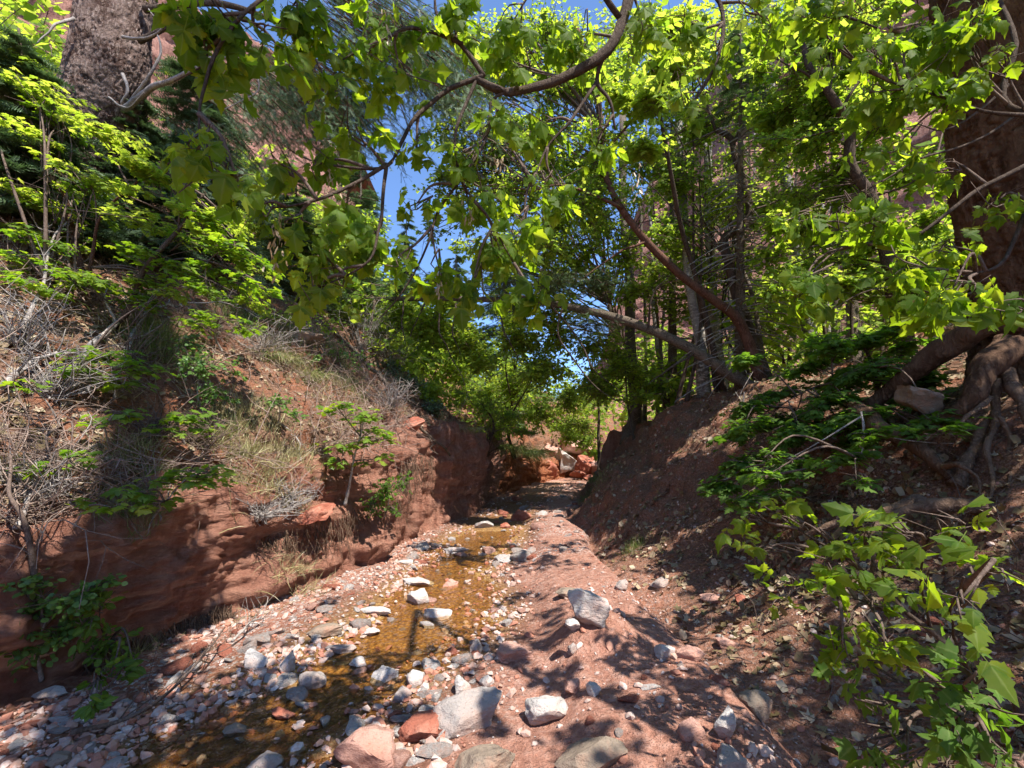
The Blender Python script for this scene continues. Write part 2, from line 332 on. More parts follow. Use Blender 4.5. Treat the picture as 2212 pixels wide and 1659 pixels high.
def catmull(p, segs):
    q = np.vstack([2 * p[0] - p[1], p, 2 * p[-1] - p[-2]]); out = []; tt = []
    for i, n in enumerate(segs):
        a, b, c, d = q[i], q[i + 1], q[i + 2], q[i + 3]; t = np.linspace(0, 1, n, endpoint=False)[:, None]
        la = np.linalg.norm(b - a) + 1e-6; lb = np.linalg.norm(c - b) + 1e-6; lc = np.linalg.norm(d - c) + 1e-6
        m1 = (c - a) / (la + lb) * lb; m2 = (d - b) / (lb + lc) * lb
        if n in (110, 6): m1 = m2 = c - b
        h = (2 * t**3 - 3 * t**2 + 1) * b + (t**3 - 2 * t**2 + t) * m1 + (-2 * t**3 + 3 * t**2) * c + (t**3 - t**2) * m2
        out.append(h); tt.append(i + t[:, 0])
    out.append(p[-1:]); tt.append(np.array([float(len(segs))])); return np.vstack(out), np.concatenate(tt)
rows = []
for y in ys:
    c, TT = catmull(ctrl(y), SEG); rows.append(np.column_stack([c[:, 0], np.full(len(c), y), c[:, 1]]))
G = np.array(rows)
def gnormals(G):
    du = np.gradient(G, axis=1); dv = np.gradient(G, axis=0); return norm(np.cross(du, dv))
NB = SEG.index(110)                                    # segment 12 is the bed
X_, Y_, Z_ = G[..., 0], G[..., 1], G[..., 2]
TTg = np.tile(TT, (len(ys), 1))
Nn = gnormals(G)
dist = np.sqrt(X_**2 + Y_**2)
inwall = smooth(7.6, 8.2, TTg) * (1 - smooth(11.6, 12.1, TTg))
inbed = smooth(11.9, 12.1, TTg) * (1 - smooth(12.97, 13.05, TTg))
slope = 1 - np.maximum(inwall, inbed)
disp = inbed * (.022 * fbm(G * 2.2, 4, 3) + .012 * fbm(G * 11, 3, 9))
disp += slope * (.10 * fbm(G * .9, 5, 21) + .03 * fbm(G * 5, 3, 33)) * np.clip(dist / 5, .6, 8)
led = fbm(G * np.array([.8, .8, 3.2]), 4, 41)
flute = fbm(G * np.array([3.5, 3.5, .45]), 4, 55)
wf = smooth(7.2, 8, Y_)
strata = np.round(2.2 * fbm(G * np.array([.9, .9, 5.5]), 3, 47)) / 2.2
blk = vnoise(G * np.array([1.6, 1.6, 2.6]) + .4 * fbm(G * 3, 3, 99)[..., None], 83); blk = np.abs(blk) ** .6 * np.sign(blk)
disp += inwall * ((1 - wf) * (.10 * led + .10 * blk + .09 * fbm(G * 2.4, 5, 61) + .035 * strata + .035 * fbm(G * 9, 3, 65)) + wf * (.16 * flute + .09 * led + .04 * fbm(G * 6, 4, 63)))
lipz = np.exp(-((TTg - 8.3) / .9)**2); disp += lipz * (.09 * fbm(G * 2.6, 4, 71) + .05 * fbm(G * 7, 3, 73))
G = G + Nn * disp[..., None]
# stream channel, pedestal under the big white rock
xw = xwater(G[..., 1]); hw = hwater(G[..., 1]); e = np.abs(G[..., 0] - xw + .12 * vnoise(G * 1.3, 5)) / hw
chan = np.exp(-e**4) * inbed
G[..., 2] -= (.055 - .04 * smooth(6.5, 9, G[..., 1]) * np.clip(.5 + 1.3 * vnoise(G * 1.6, 12), 0, 1)) * chan * inbed
gb = np.exp(-((G[..., 0] + 1.75) / .55)**2 - ((G[..., 1] - 4.6) / 1.1)**2); G[..., 2] += .05 * gb * inbed
mound = np.exp(-((G[..., 0] - .66) / .28)**2 - ((G[..., 1] - 3.78) / .30)**2); G[..., 2] += .22 * mound
step = smooth(.2, .5, G[..., 0]) * smooth(2.2, 2.7, G[..., 1]) * inbed; G[..., 2] += .08 * step + .06 * smooth(-.1, 1.2, G[..., 0]) * inbed
Nn = gnormals(G)
wet = np.clip(1.25 * np.exp(-(e * .95)**4) * inbed, 0, 1) * (1 - .75 * smooth(7, 13, G[..., 1])) * (1 - .5 * (1 - smooth(2.6, 3.6, G[..., 1])))
litter = slope * np.where(TTg < 9, 1.0, .45 + .55 * smooth(13.0, 14.5, TTg))
litter = np.clip(litter + inwall * np.clip(Nn[..., 2] * 2 - .9, 0, 1), 0, 1)
path = np.clip(inbed * smooth(-.7, .0, G[..., 0]) + inbed * .75 + slope * .10, 0, 1) + (TTg > 13) * (1 - smooth(13, 14, TTg)) * .35
gravel = np.clip(inbed * (.5 + .9 * vnoise(G * 1.6, 77)) + inbed * (G[..., 0] < -.9) * .4, 0, 1) + (TTg >= 13) * .3 * (1 - smooth(14, 18, TTg))
gravel = np.clip(gravel * np.where(inbed > .5, 1 - .75 * smooth(-.5, .1, G[..., 0]) * (G[..., 1] < 6.5), 1), 0, 1)
# material split: rock wall faces / earth
mb = MB(); mb.grid(G)
terr = mb.build("terrain", [M['ground'], M['wall']]); tag(terr, kind='structure')
a_, b_ = G.shape[:2]
wallmask = (inwall > .5)[:-1, :-1] & (G[:-1, :-1, 1] < 15.6)
terr.data.polygons.foreach_set("material_index", wallmask.ravel().astype(np.int32))
damp = np.clip(1.1 * np.exp(-(e * .68)**6) * inbed, 0, 1) * (1 - smooth(14, 22, G[..., 1]))
for nm, ar in (("wet", wet), ("damp", damp), ("litter", litter), ("path", np.clip(path, 0, 1)), ("gravel", gravel)):
    at = terr.data.attributes.new(nm, 'FLOAT', 'POINT'); at.data.foreach_set("value", ar.astype(np.float32).ravel())
bvh = BVHTree.FromPolygons([tuple(x) for x in G.reshape(-1, 3)], [tuple(x) for x in
      np.stack([np.arange(a_ * b_).reshape(a_, b_)[:-1, :-1], np.arange(a_ * b_).reshape(a_, b_)[:-1, 1:], np.arange(a_ * b_).reshape(a_, b_)[1:, 1:], np.arange(a_ * b_).reshape(a_, b_)[1:, :-1]], -1).reshape(-1, 4).tolist()])
def hit(px, py):
    d = Vector(raydir(px, py)).normalized(); h = bvh.ray_cast(Vector(CAM), d, 200)
    if h[0] is None: return P(px, py, 12), np.array([0, 0, 1.0])
    n = np.array(h[1]); n = n if n[2] > 0 or abs(n[2]) < .3 else -n
    return np.array(h[0]), n
def drop(x, y, z=60):
    h = bvh.ray_cast(Vector((x, y, z)), Vector((0, 0, -1)), 200)
    return np.array(h[0]) if h[0] is not None else np.array([x, y, 0])
def depth(p): return float(np.dot(np.asarray(p) - CAM, FWD))
# scatter sampling on the terrain
Cc = (G[:-1, :-1] + G[1:, 1:]) / 2; Nc = Nn[:-1, :-1]; TC = TTg[:-1, :-1]
areaC = np.linalg.norm(np.cross(G[1:, :-1] - G[:-1, :-1], G[:-1, 1:] - G[:-1, :-1]), axis=-1)
def sample(n, w):
    w = (areaC * w).ravel(); w = w / w.sum(); k = rng.choice(len(w), n, p=w)
    i, j = np.unravel_index(k, areaC.shape); u, v = U(0, 1, n)[:, None], U(0, 1, n)[:, None]
    p = G[i, j] * (1 - u) * (1 - v) + G[i + 1, j] * u * (1 - v) + G[i, j + 1] * (1 - u) * v + G[i + 1, j + 1] * u * v
    return p, Nc[i, j]
vis = (Cc[..., 1] > 1.2) & (np.abs(Cc[..., 0]) < 1.35 * Cc[..., 1] + 1.2)
nearw = vis / (4 + np.maximum(Cc[..., 1], 0)**2 + Cc[..., 0]**2)

# water
wy = np.concatenate([np.arange(0, 12, .08), np.arange(12, 26, .3)]); wg = []
for y in wy:
    c = xwater(y); w = hwater(y) * 1.15
    l = max(c - w, xleft(y) + .02); wg.append([(x, y, bedz(y) - .030 + .003 * math.sin(5 * y + 3 * x)) for x in np.linspace(l, c + w, 18)])
mb = MB(); mb.grid(np.array(wg)); tag(mb.build("creek_water", M['water']), kind='structure')

# ------------------------------------------------------------------ cliffs
def cliff(name, foot, top, seed, amp=1.6, nu=150, nv=120):
    foot = np.array(foot, float); top = np.array(top, float)
    s = np.linspace(0, 1, nu); k = np.linspace(0, 1, len(foot))
    Fo = np.stack([np.interp(s, k, foot[:, i]) for i in range(3)], -1); To = np.stack([np.interp(s, k, top[:, i]) for i in range(3)], -1)
    t = np.linspace(0, 1, nv)[:, None, None]; g = Fo[None] * (1 - t) + To[None] * t
    n = gnormals(g); n *= np.sign(-(n * g).sum(-1, keepdims=True))
    g = g + n * (amp * fbm(g * np.array([.12, .12, .22]), 6, seed) + .9 * amp * np.round(1.3 * fbm(g * np.array([.08, .08, .35]), 4, seed + 5)) * .35)[..., None]
    back = g[-1:] + np.array([0, 25, -2.0]) * np.linspace(.2, 1, 6)[:, None, None] + fbm(g[-1:] * .2, 3, seed)[..., None] * .8
    g = np.concatenate([g, back]); mb = MB(); mb.grid(g); return tag(mb.build(name, M['cliff']), kind='structure')
cliff("cliff_left", [(-60, 0, 10), (-40, 22, 10), (-24, 34, 8), (-9.5, 40, 5), (-14, 56, 5)],
      [(-75, 10, 62), (-55, 34, 62), (-42, 46, 58), (-26, 50, 50), (-30, 66, 50)], 3)
cliff("cliff_right", [(9, 75, 6), (7.5, 50, 4), (22, 42, 5), (45, 26, 12), (70, 5, 14)],
      [(34, 90, 48), (24, 60, 50), (30, 52, 54), (55, 36, 56), (80, 10, 55)], 23)
# ------------------------------------------------------------------ leaf templates
def T_(verts, faces, A=None):
    V = np.array(verts, float)
    if A is not None: VEIN[id(V)] = np.array(A)
    return V, np.array([i for f in faces for i in f], np.int64), np.array([len(f) for f in faces], np.int64)
def curl(x, y, fold=.18, c=.22, tw=0.0): return -fold * abs(x) - c * y * y + tw * x * y
def leaf_shape(half, fold=.18, c=.22, tw=0.0, org=(0, 0), ang=0.0, L=1.0):
    def tr(x, y):
        z = curl(x, y, fold, c, tw) * L; X = x * L * math.cos(ang) + y * L * math.sin(ang); Y = -x * L * math.sin(ang) + y * L * math.cos(ang)
        return (X + org[0], Y + org[1], z)
    n = len(half); V = []; A = []; m = []; k = 0
    for x, y in half: k = max(k, min(y, .97)); m.append(k)
    m[-1] = 1.0
    for i in range(n): V.append(tr(0, m[i])); A.append(.75)
    F = []
    for s in (1, -1):
        b1 = len(V)
        for i, (x, y) in enumerate(half): V.append(tr(s * x * .16, m[i] * .84 + y * .16)); A.append(0.0)
        b2 = len(V)
        for x, y in half: V.append(tr(s * x, y)); A.append(0.0)
        for i in range(n - 1):
            for p, q in ((0, b1), (b1, b2)):
                f = [p + i, q + i, q + i + 1, p + i + 1]; F.append(f if s > 0 else f[::-1])
    return V, F, A
MAPLE = [(0, 0), (.14, -.07), (.42, -.02), (.33, .16), (.62, .40), (.44, .47), (.22, .48), (.30, .70), (.16, .74), (0, 1)]
LEAFLET = [(0, 0), (.15, .10), (.27, .30), (.23, .40), (.33, .52), (.19, .62), (.19, .76), (.09, .83), (0, 1)]
OVATE = [(0, 0), (.20, .15), (.30, .42), (.20, .75), (0, 1)]
LOBE = [(0, 0), (.17, .04), (.36, .16), (.30, .28), (.46, .47), (.25, .56), (.27, .68), (.11, .80), (0, 1)]
def compound(parts, pet=.42):
    V, F, A = [], [], []
    for half, org, ang, L, fold, c, tw in parts:
        v, f, a = leaf_shape(half, fold, c, tw, org, ang, L); k = len(V); V += v; A += a; F += [[i + k for i in g] for g in f]
    k = len(V); V += [(-.008, 0, 0), (.008, 0, 0), (.006, pet, 0), (-.006, pet, 0)]; F.append([k, k + 1, k + 2, k + 3])
    return T_(V, F, A + [.5] * 4)
TPL = {}
_vr = np.random.default_rng(3)
def jit(half, a=.035): return [half[0]] + [(max(.02, x + _vr.uniform(-a, a)), y + _vr.uniform(-a, a) * .7) for x, y in half[1:-1]] + [half[-1]]
TPL['maple'] = [compound([(jit(MAPLE), (0, .3), _vr.uniform(-.15, .15), .8 * _vr.uniform(.85, 1.1), _vr.uniform(0, .4), _vr.uniform(0, .5), _vr.uniform(-.5, .5))], .3) for _ in range(6)]
def elder_tpl():
    u = _vr.uniform; P3 = [(jit(LOBE if u(0, 1) < .6 else LEAFLET), (0, .42), u(-.15, .15), u(.52, .68), u(0, .45), u(0, .7), u(-.5, .5))]
    for s in (1, -1): P3.append((jit(LEAFLET), (0, u(.34, .41)), s * u(.8, 1.25), u(.36, .52), u(0, .45), u(0, .7), u(-.5, .5)))
    if u(0, 1) < .4: P3.append((jit(LEAFLET), (0, .16), u(1.1, 1.4), u(.25, .35), .2, .3, .1)); P3.append((jit(LEAFLET), (0, .16), -u(1.1, 1.4), u(.25, .35), .2, .3, .1))
    return compound(P3)
TPL['elder'] = [elder_tpl() for _ in range(9)]
TPL['ovate'] = [T_(*leaf_shape(OVATE, f, c, t)) for f, c, t in ((.2, .2, .1), (.3, .4, -.3))]
TPL['round'] = [T_([(0, 0, 0), (.36, .3, -.08), (.34, .68, -.12), (0, 1, -.1), (-.34, .68, .02), (-.36, .3, -.05)], [[0, 1, 2, 3], [0, 3, 4, 5]])]
TPL['far'] = [T_([(0, 0, 0), (.3, .35, -.1), (0, 1, -.2), (-.3, .4, .05)], [[0, 1, 2, 3]]), T_([(0, 0, 0), (.42, .3, -.1), (.1, 1, -.1), (-.32, .55, .1)], [[0, 1, 2, 3]])]
def spray(n, L, w):
    V, F = [(-.006, 0, 0), (.006, 0, 0), (0, 1, -.05)], [[0, 1, 2]]
    for i in range(n):
        y = .05 + .9 * i / n
        for s in (-1, 1):
            k = len(V); a = .9 + .2 * math.sin(i * 7 + s); l = L * (1 - .35 * y)
            V += [(0, y, -.05 * y), (0, y + w, -.05 * y), (s * l * math.sin(a), y + l * math.cos(a), .03 * math.sin(i * 3))]; F.append([k, k + 1, k + 2])
    return T_(V, F)
TPL['spray'] = [spray(13, .24, .045)]
TPL['farspray'] = [spray(6, .30, .10)]
TPL['dead'] = [T_([(0, 0, .1), (.35, .25, .0), (.42, .7, .18), (0, 1, .05), (-.3, .7, .22), (-.38, .25, .02), (0, .5, -.05)], [[0, 1, 2, 6], [6, 2, 3], [6, 3, 4], [0, 6, 4, 5]]),
               T_([(x, y, z) for (x, y), z in zip([(0, 0), (.3, .1), (.15, .35), (.5, .6), (.15, .6), (0, 1), (-.15, .6), (-.45, .7), (-.2, .35), (-.35, .05)], [0, .15, 0, .2, .05, .15, 0, .25, .05, .1])], [list(range(10))])]
TPL['seed'] = [T_([(0, 0, 0), (.12, .1, 0), (.16, .6, .03), (.05, 1, .05), (-.1, .8, 0), (-.06, .2, 0)], [[0, 1, 2, 3, 4, 5]])]

def frames(Y, Z):
    Y = norm(Y); X = norm(np.cross(Y, Z)); Z = np.cross(X, Y); return X, Y, Z
def put_leaves(mb, kind, pos, Y, Z, size, mi=0):
    X, Y, Z = frames(Y, Z); tp = TPL[kind]; k = rng.integers(0, len(tp), len(pos))
    for i, t in enumerate(tp):
        s = k == i; mb.inst(t, pos[s], X[s], Y[s], Z[s], size[s], mi)
MODES = {   # (plane normal, randomness of normal, droop of tips, twig direction bias)
    'flat': (np.array([.12, 0, 1.0]), .22, -.12), 'any': (np.array([0, -.2, .8]), .7, -.3),
    'hang': (np.array([0, -1.0, .25]), .65, -1.6), 'need': (np.array([0, 0, 1.0]), .6, -.55)}
def blob(ml, mt, c, rad, n, kind, size, mode, per=12, tw=.0035, shear=0.0):
    nz, jit, droop = MODES[mode]; nt_ = max(2, int(n / per)); rad = np.array(rad)
    for _ in range(nt_):
        a = norm(rng.normal(size=3)) * U(0, .55) * rad; b = norm(rng.normal(size=3)) * U(.55, 1.05) * rad
        if mode in ('flat', 'need'): b[2] = a[2] + (b[2] - a[2]) * .3
        if mode == 'hang': a[2] = abs(a[2]); b[2] = a[2] - abs(b[2]) * .6
        a[2] -= shear * a[0]; b[2] -= shear * b[0]
        L = np.linalg.norm(b - a); m = (a + b) / 2 + rng.normal(size=3) * L * .09 + np.array([0, 0, .08 * L])
        t = np.linspace(0, 1, 5)[:, None]; pts = c + (1 - t)**2 * a + 2 * t * (1 - t) * m + t * t * b
        if mt is not None: mt.tube(pts, np.linspace(tw, tw * .4, 5), 3, 0, cap=False)
        k = per + int(U(-2, 3)); u = np.sort(U(.12, 1.0, k)); u[-1] = 1
        p = np.stack([np.interp(u, t[:, 0], pts[:, i]) for i in range(3)], -1)
        d = norm(pts[-1] - pts[0]); side = norm(np.cross(d, nz)); sg = np.where(np.arange(k) % 2, 1, -1)[:, None]
        Y = d * U(.3, .9, k)[:, None] + side * sg * U(.5, 1.1, k)[:, None] + np.array([0, 0, droop]) * U(.5, 1.3, k)[:, None]
        Y[-1] = d + np.array([0, 0, droop]) * .6
        Z = nz + rng.normal(size=(k, 3)) * jit
        if mode == 'hang': Z = rng.normal(size=(k, 3)) + np.array([0, -.7, .3])
        p = p + rng.normal(size=(k, 3)) * size * .25
        put_leaves(ml, kind, p, Y, Z, size * U(.42, 1.25, k))
def curve(pts, n, wob=0.0, seed=0):
    pts = np.asarray(pts, float); k = len(pts)
    if k == 2: out = pts[0] + (pts[1] - pts[0]) * np.linspace(0, 1, n)[:, None]
    else:
        q = np.vstack([2 * pts[0] - pts[1], pts, 2 * pts[-1] - pts[-2]]); s = np.linspace(0, k - 1 - 1e-6, n); i = s.astype(int); t = (s - i)[:, None]
        a, b, c, d = q[i], q[i + 1], q[i + 2], q[i + 3]
        out = .5 * ((2 * b) + (-a + c) * t + (2 * a - 5 * b + 4 * c - d) * t**2 + (-a + 3 * b - 3 * c + d) * t**3)
    if wob:
        L = np.linalg.norm(pts[-1] - pts[0]); out = out + np.stack([vnoise(out * 2.2 / max(L, .3) * 2 + 9, seed + j) for j in range(3)], -1) * wob * L * np.minimum(1, np.linspace(0, 3, n))[:, None]
    return out
def stem(mb, pts, r0, r1, n=8, seg=24, rough=.0, seed=0, wob=0.0, flare=0.0):
    c = curve(pts, seg, wob, seed); r = np.linspace(r0, r1, seg)
    if flare: r = r * (1 + flare * np.exp(-np.linspace(0, 9, seg)))
    mb.tube(c, r, n, 0, rough, seed); return c
def PP(lst): return [P(*q) if len(q) == 3 else np.array(q[:3]) for q in lst]
def gd(px, py): return depth(hit(px, py)[0])

DM = 1.0
def plant(name, label, cat, trunk, r, limbs=(), blobs=(), leaf='maple', mat='maple', size=.1, mode='flat', barkm='brown_bark',
          group=None, per=12, shear=0.0, link=True, rough=.12, nside=8, flare=.35, deep=1.0, tw=.0035, leafpart='foliage', base=None, seg=30, tmat=None, dens=1.0, extra=()):
    blobs = list(blobs)
    for x0, y0, x1, y1, d0, d1, k_, rp, n_ in extra:
        for _ in range(k_): a_ = U(.6, 1.3) * rp; blobs.append((U(x0, x1), U(y0, y1), a_, a_ * .6, U(d0, d1), n_))
    """trunk: points from the ground up; limbs: (points, r0, r1); blobs: (px, py, rx, ry, d, n) or (centre, radii, n)"""
    tp = [np.asarray(q, float) for q in trunk] if trunk is not None else None
    b0 = tp[0] if tp is not None else np.asarray(base)
    root = thing(name, label, cat, b0, group); sd = int(abs(b0[0] * 100)) % 997
    tc = None
    if tp is not None:
        mb = MB(); tc = stem(mb, tp, r[0], r[1], nside, seg, rough, sd, .012, flare); mb.build('trunk' if r[0] > .03 else 'stem', M[barkm], root)
    lc = []
    for k, l in enumerate(limbs):
        mb = MB(); c = stem(mb, l[0], l[1], l[2], 6 if l[1] < .04 else 8, 20, .1, sd + k, .015); mb.build('branch', M[barkm], root); lc.append(c)
    if not blobs: return root
    ml, mt = MB(), MB(); allc = ([tc] if tc is not None else []) + lc
    for bl in blobs:
        if len(bl) == 6:
            px, py, rx, ry, d, n = bl
            if d > 3.0: d = min(d, gd(px, py + ry * .3) - .3); 
            c = P(px, py, d); rd = np.array([rx, (rx + ry) * .5 * deep, ry]) / FP * d
        else: c, rd, n = bl; c = np.asarray(c); rd = np.asarray(rd)
        if link and allc:
            best = min(((np.linalg.norm(q - c, axis=1).min(), q) for q in allc), key=lambda z: z[0]); q = best[1]
            i = np.linalg.norm(q - c, axis=1).argmin(); i = max(0, int(i * .85)); s = q[i]; L = np.linalg.norm(c - s)
            w = min(.035, .008 + .006 * L)
            stem(mt, [s, s * .5 + c * .5 + np.array([0, 0, .12 * L]) + rng.normal(size=3) * .08 * L, c], w, .003, 5, 10, 0, sd)
            for _ in range(3):
                stem(mt, [s * .4 + c * .6, c + rng.normal(size=3) * rd * .3, c + rng.normal(size=3) * rd * .6], w * .5, .002, 3, 6)
        blob(ml, mt, c, rd, n * dens, leaf, size, mode, per, tw, shear)
    mt.build('twigs', M[tmat or 'twig'], root); ml.build(leafpart, M[mat], root)
    return root

# ------------------------------------------------------------------ rocks
import bmesh
def ico(sub):
    bm = bmesh.new(); bmesh.ops.create_icosphere(bm, subdivisions=sub, radius=1); v = np.array([x.co[:] for x in bm.verts]); f = [[q.index for q in p.verts] for p in bm.faces]; bm.free(); return v, f
ICO = {s: ico(s) for s in (1, 2, 3, 4)}
def rock_verts(seed, sub=3, flat=.6, elong=1.0, cuts=9, rough=.06, ang=1.0):
    r = np.random.default_rng(seed); v = ICO[sub][0].copy()
    for _ in range(cuts):
        n = norm(r.normal(size=3)); d = r.uniform(.42, .8) if ang else .9
        k = v @ n - d; v = v - np.outer(np.clip(k, 0, None) * .96, n)
    v = v * (1 + .10 * fbm(v * 1.1 + seed, 3, seed)[:, None]) + v * (rough * fbm(v * 3.2 + seed, 4, seed))[:, None]
    v = v * np.array([elong, 1 / elong**.5, flat]); v /= np.abs(v[:, 0]).max(); return v
def rock_obj(name, v, sub, mat, loc, rot=0.0, parent=None, smooth=True):
    mb = MB(); mb.add_arr(v, np.array([i for f in ICO[sub][1] for i in f], np.int64), np.full(len(ICO[sub][1]), 3))
    o = mb.build(name, M[mat], parent, smooth); o.location = Vector(loc); o.rotation_euler = (0, 0, rot)
    try: o.data.set_sharp_from_angle(angle=R(38))
    except Exception: pass
    return o
def boulder(px, py, w, h, mat, label, seed, flat=None, elong=1.2, rot=0, tilt=0, name='boulder', cat='boulder', sink=.32, dz=0, ang=1, rough=.06, pt=None):
    """a rock seen centred at (px, py), w x h pixels, sitting on the ground there"""
    if pt is None: q, n = hit(px, py + h * .32)
    else: q = np.array(pt)
    d = depth(q); W = w / FP * d / 2; Hh = h / FP * d / 2
    v = rock_verts(seed, 4, 1.0, elong, 10, rough, ang); v = v / np.abs(v).max(0); v = v * (1 + .05 * fbm(v * 4, 4, seed)[:, None])
    ext = np.array([W, W / elong if elong > 1 else W, max(Hh * .95, W * .3)]); v = v * ext
    ca, sa = math.cos(tilt), math.sin(tilt); v = v @ np.array([[ca, 0, -sa], [0, 1, 0], [sa, 0, ca]])
    o = rock_obj(name, v, 4, mat, q + np.array([0, W * .25, ext[2] * (1 - 2 * sink) + dz]), rot)
    return tag(o, label, cat)
BO = [
 (785, 1612, 142, 112, 'pink', "broad pale pinkish boulder with a flat top at the bottom edge of the stream", .75, 1.1, .1, 0),
 (1012, 1550, 195, 92, 'grey', "long grey boulder with dark stains lying tilted beside the footpath", .8, 2.0, .45, 0),
 (893, 1572, 105, 88, 'red', "dark red rounded boulder between the pale boulder and the long grey one", .8, 1.1, .3, -.2),
 (1045, 1650, 150, 90, 'brown', "brown grey boulder cut by the bottom edge beside the path", .6, 1.3, .2, -.1),
 (1182, 1532, 105, 72, 'pale', "pale angular boulder in the middle of the sandy path", .8, 1.1, 0, 0),
 (1290, 1636, 190, 90, 'brown', "flat brown boulder half buried across the path at the bottom", .5, 1.4, .1, 0),
 (568, 1650, 80, 60, 'grey', "grey angular stone at the bottom edge in the shaded water", .8, 1.1, .3, 0),
 (1567, 1562, 52, 105, 'pale', "tall smooth whitish stone standing on end at the foot of the right slope", 1, .8, 0, .25),
 (1632, 1522, 72, 72, 'brown', "blocky brownish stone to the right of the tall whitish standing stone", .9, 1.0, .5, 0),
 (1492, 1575, 60, 55, 'pink', "white and red mottled stone left of the tall standing stone", .8, 1.1, .5, 0),
 (1585, 1652, 95, 60, 'grey', "grey domed stone at the bottom edge below the tall standing stone", .8, 1.2, .1, 0),
 (1430, 1256, 52, 36, 'grey', "round grey green stone alone on the right slope above the big white rock", .7, 1.2, .1, 0),
 (832, 1462, 68, 46, 'pale', "larger of two square white blocks side by side in the stream", .7, 1.2, .1, 0),
 (900, 1464, 54, 42, 'pale', "smaller right hand block of the two square white blocks in the stream", .7, 1.1, -.1, 0),
 (868, 1495, 48, 42, 'grey', "small grey wedge stone in front of the two square white blocks", .9, 1.1, .6, .3),
 (672, 1466, 60, 48, 'grey', "pale grey angular stone at the left edge of the water", .8, 1.1, .4, 0),
 (616, 1432, 34, 62, 'pale', "tall narrow rounded whitish stone on the gravel bar", 1, .8, 0, .1),
 (545, 1425, 62, 50, 'pale', "long white topped stone beside the fallen roots", .6, 1.5, -.3, .5),
 (945, 1325, 62, 34, 'pale', "blocky cream stone standing in the sunlit amber water", .7, 1.3, 0, 0),
 (905, 1258, 80, 22, 'pale', "long flat white stone at the upper end of the sunlit pool", .4, 1.8, .05, .05),
 (972, 1262, 40, 26, 'pink', "pinkish stone right of the long flat white stone in the stream", .6, 1.3, .5, 0),
 (900, 1291, 54, 40, 'pale', "round cream stone in the middle of the sunlit water", .7, 1.1, 0, 0),
 (808, 1322, 74, 22, 'pale', "flat elongated white stone at the tip of the gravel bar", .4, 1.9, .0, .05),
 (700, 1360, 84, 34, 'brown', "flat buff slab in the middle of the gravel bar", .4, 1.4, .2, 0),
 (735, 1402, 84, 30, 'grey', "flat grey slab of the gravel bar next to the water", .4, 1.7, .1, 0),
 (775, 1430, 44, 28, 'pale', "oval white stone at the left rim of the amber water", .5, 1.3, .3, 0),
 (798, 1366, 42, 22, 'pale', "small flat cream stone on the left rim of the sunlit water", .5, 1.4, 0, 0),
 (1440, 1408, 46, 42, 'pale', "white stone with a red base on the right slope", .8, 1.1, .2, 0),
 (1498, 1412, 66, 40, 'pink', "whitish and rusty broken stone beside the white stone with a red base", .7, 1.3, -.2, .1),
 (1238, 1482, 50, 42, 'pink', "rounded pinkish stone set in the path bank", .8, 1.1, .2, 0),
 (1282, 1490, 34, 36, 'pale', "small cracked pale stone touching the rounded pinkish stone of the path bank", .8, 1.1, .2, 0),
 (1345, 1262, 34, 34, 'grey', "upright grey slab stone on the slope behind the big white rock", .9, 1., .5, .2),
 (1028, 1398, 30, 46, 'grey', "short grey log shaped stone standing beside the path edge", 1, .8, .2, .1),
 (1105, 1410, 96, 38, 'pink', "smooth pinkish slab sunk into the path", .35, 1.4, .1, 0),
 (1047, 1470, 40, 30, 'pale', "oval pale pinkish stone on the left margin of the path", .7, 1.2, .1, 0),
 (995, 1480, 46, 46, 'pale', "white leaning stone in the row along the left margin of the path", .8, 1.1, .8, .4),
 (1600, 1292, 34, 34, 'red', "orange red angular stone in the sunny rubble of the right slope", .8, 1.1, .4, 0),
 (1545, 1290, 60, 28, 'pink', "flat rusty stone with a white rim above the sunny rubble", .5, 1.5, .1, .1),
 (1575, 1390, 66, 26, 'pink', "long flat pink stone below the sunny rubble", .5, 1.7, .0, .2),
 (1130, 1113, 58, 38, 'red', "square red block at the edge of the far water", .8, 1.2, .2, 0),
 (1090, 1135, 26, 18, 'red', "small red stone in the water left of the square red block", .7, 1.2, .2, 0),
 (878, 1212, 40, 14, 'pale', "thin white stone at the foot of the wall bend", .4, 1.7, 0, 0),
 (980, 1190, 64, 16, 'pale', "low pair of pale stones in the shaded water", .4, 1.9, .1, 0),
 (1230, 1280, 58, 26, 'brown', "flat brown stone on the path behind the big white rock", .4, 1.4, .1, 0),
 (95, 1500, 80, 30, 'pale', "pale flat rock on top of the rooty bank at the left edge", .5, 1.5, .1, 0),
 (120, 1640, 50, 38, 'brown', "buff stone at the bottom left below the hanging roots", .7, 1.3, .2, .2),
 (240, 1655, 80, 26, 'grey', "wide grey stone at the bottom edge left of the gravel", .5, 1.5, 0, 0),
 (610, 1545, 55, 26, 'red', "reddish stone between the white pebbles at lower left", .6, 1.4, .2, .2),
 (505, 1580, 66, 30, 'brown', "shaded brown stone on the dark gravel at lower left", .6, 1.4, .2, .1),
]
for i, (px, py, w, h, mt_, lab, fl, el, rot, tl) in enumerate(BO):
    big = w * h > 3500
    boulder(px, py, w, h, mt_, lab, 100 + i * 7, fl, el, rot, tl, 'boulder' if big else 'rock', 'boulder' if big else 'rock')
boulder(1272, 1322, 84, 100, 'pale', "big upright white rock perched on a red earth pedestal beside the path", 906, .9, .85, .3, -.15, sink=.12, rough=.07)
boulder(1235, 1352, 30, 26, 'pale', "small white rock stuck to the left side of the big white rock", 907, .8, 1, .3, 0, 'rock', 'rock', pt=P(1235, 1352, gd(1272, 1400) - .02), sink=.5)
boulder(1236, 1402, 34, 34, 'grey', "grey rock jutting from the foot of the red earth pedestal", 908, .8, 1, .3, 0, 'rock', 'rock')
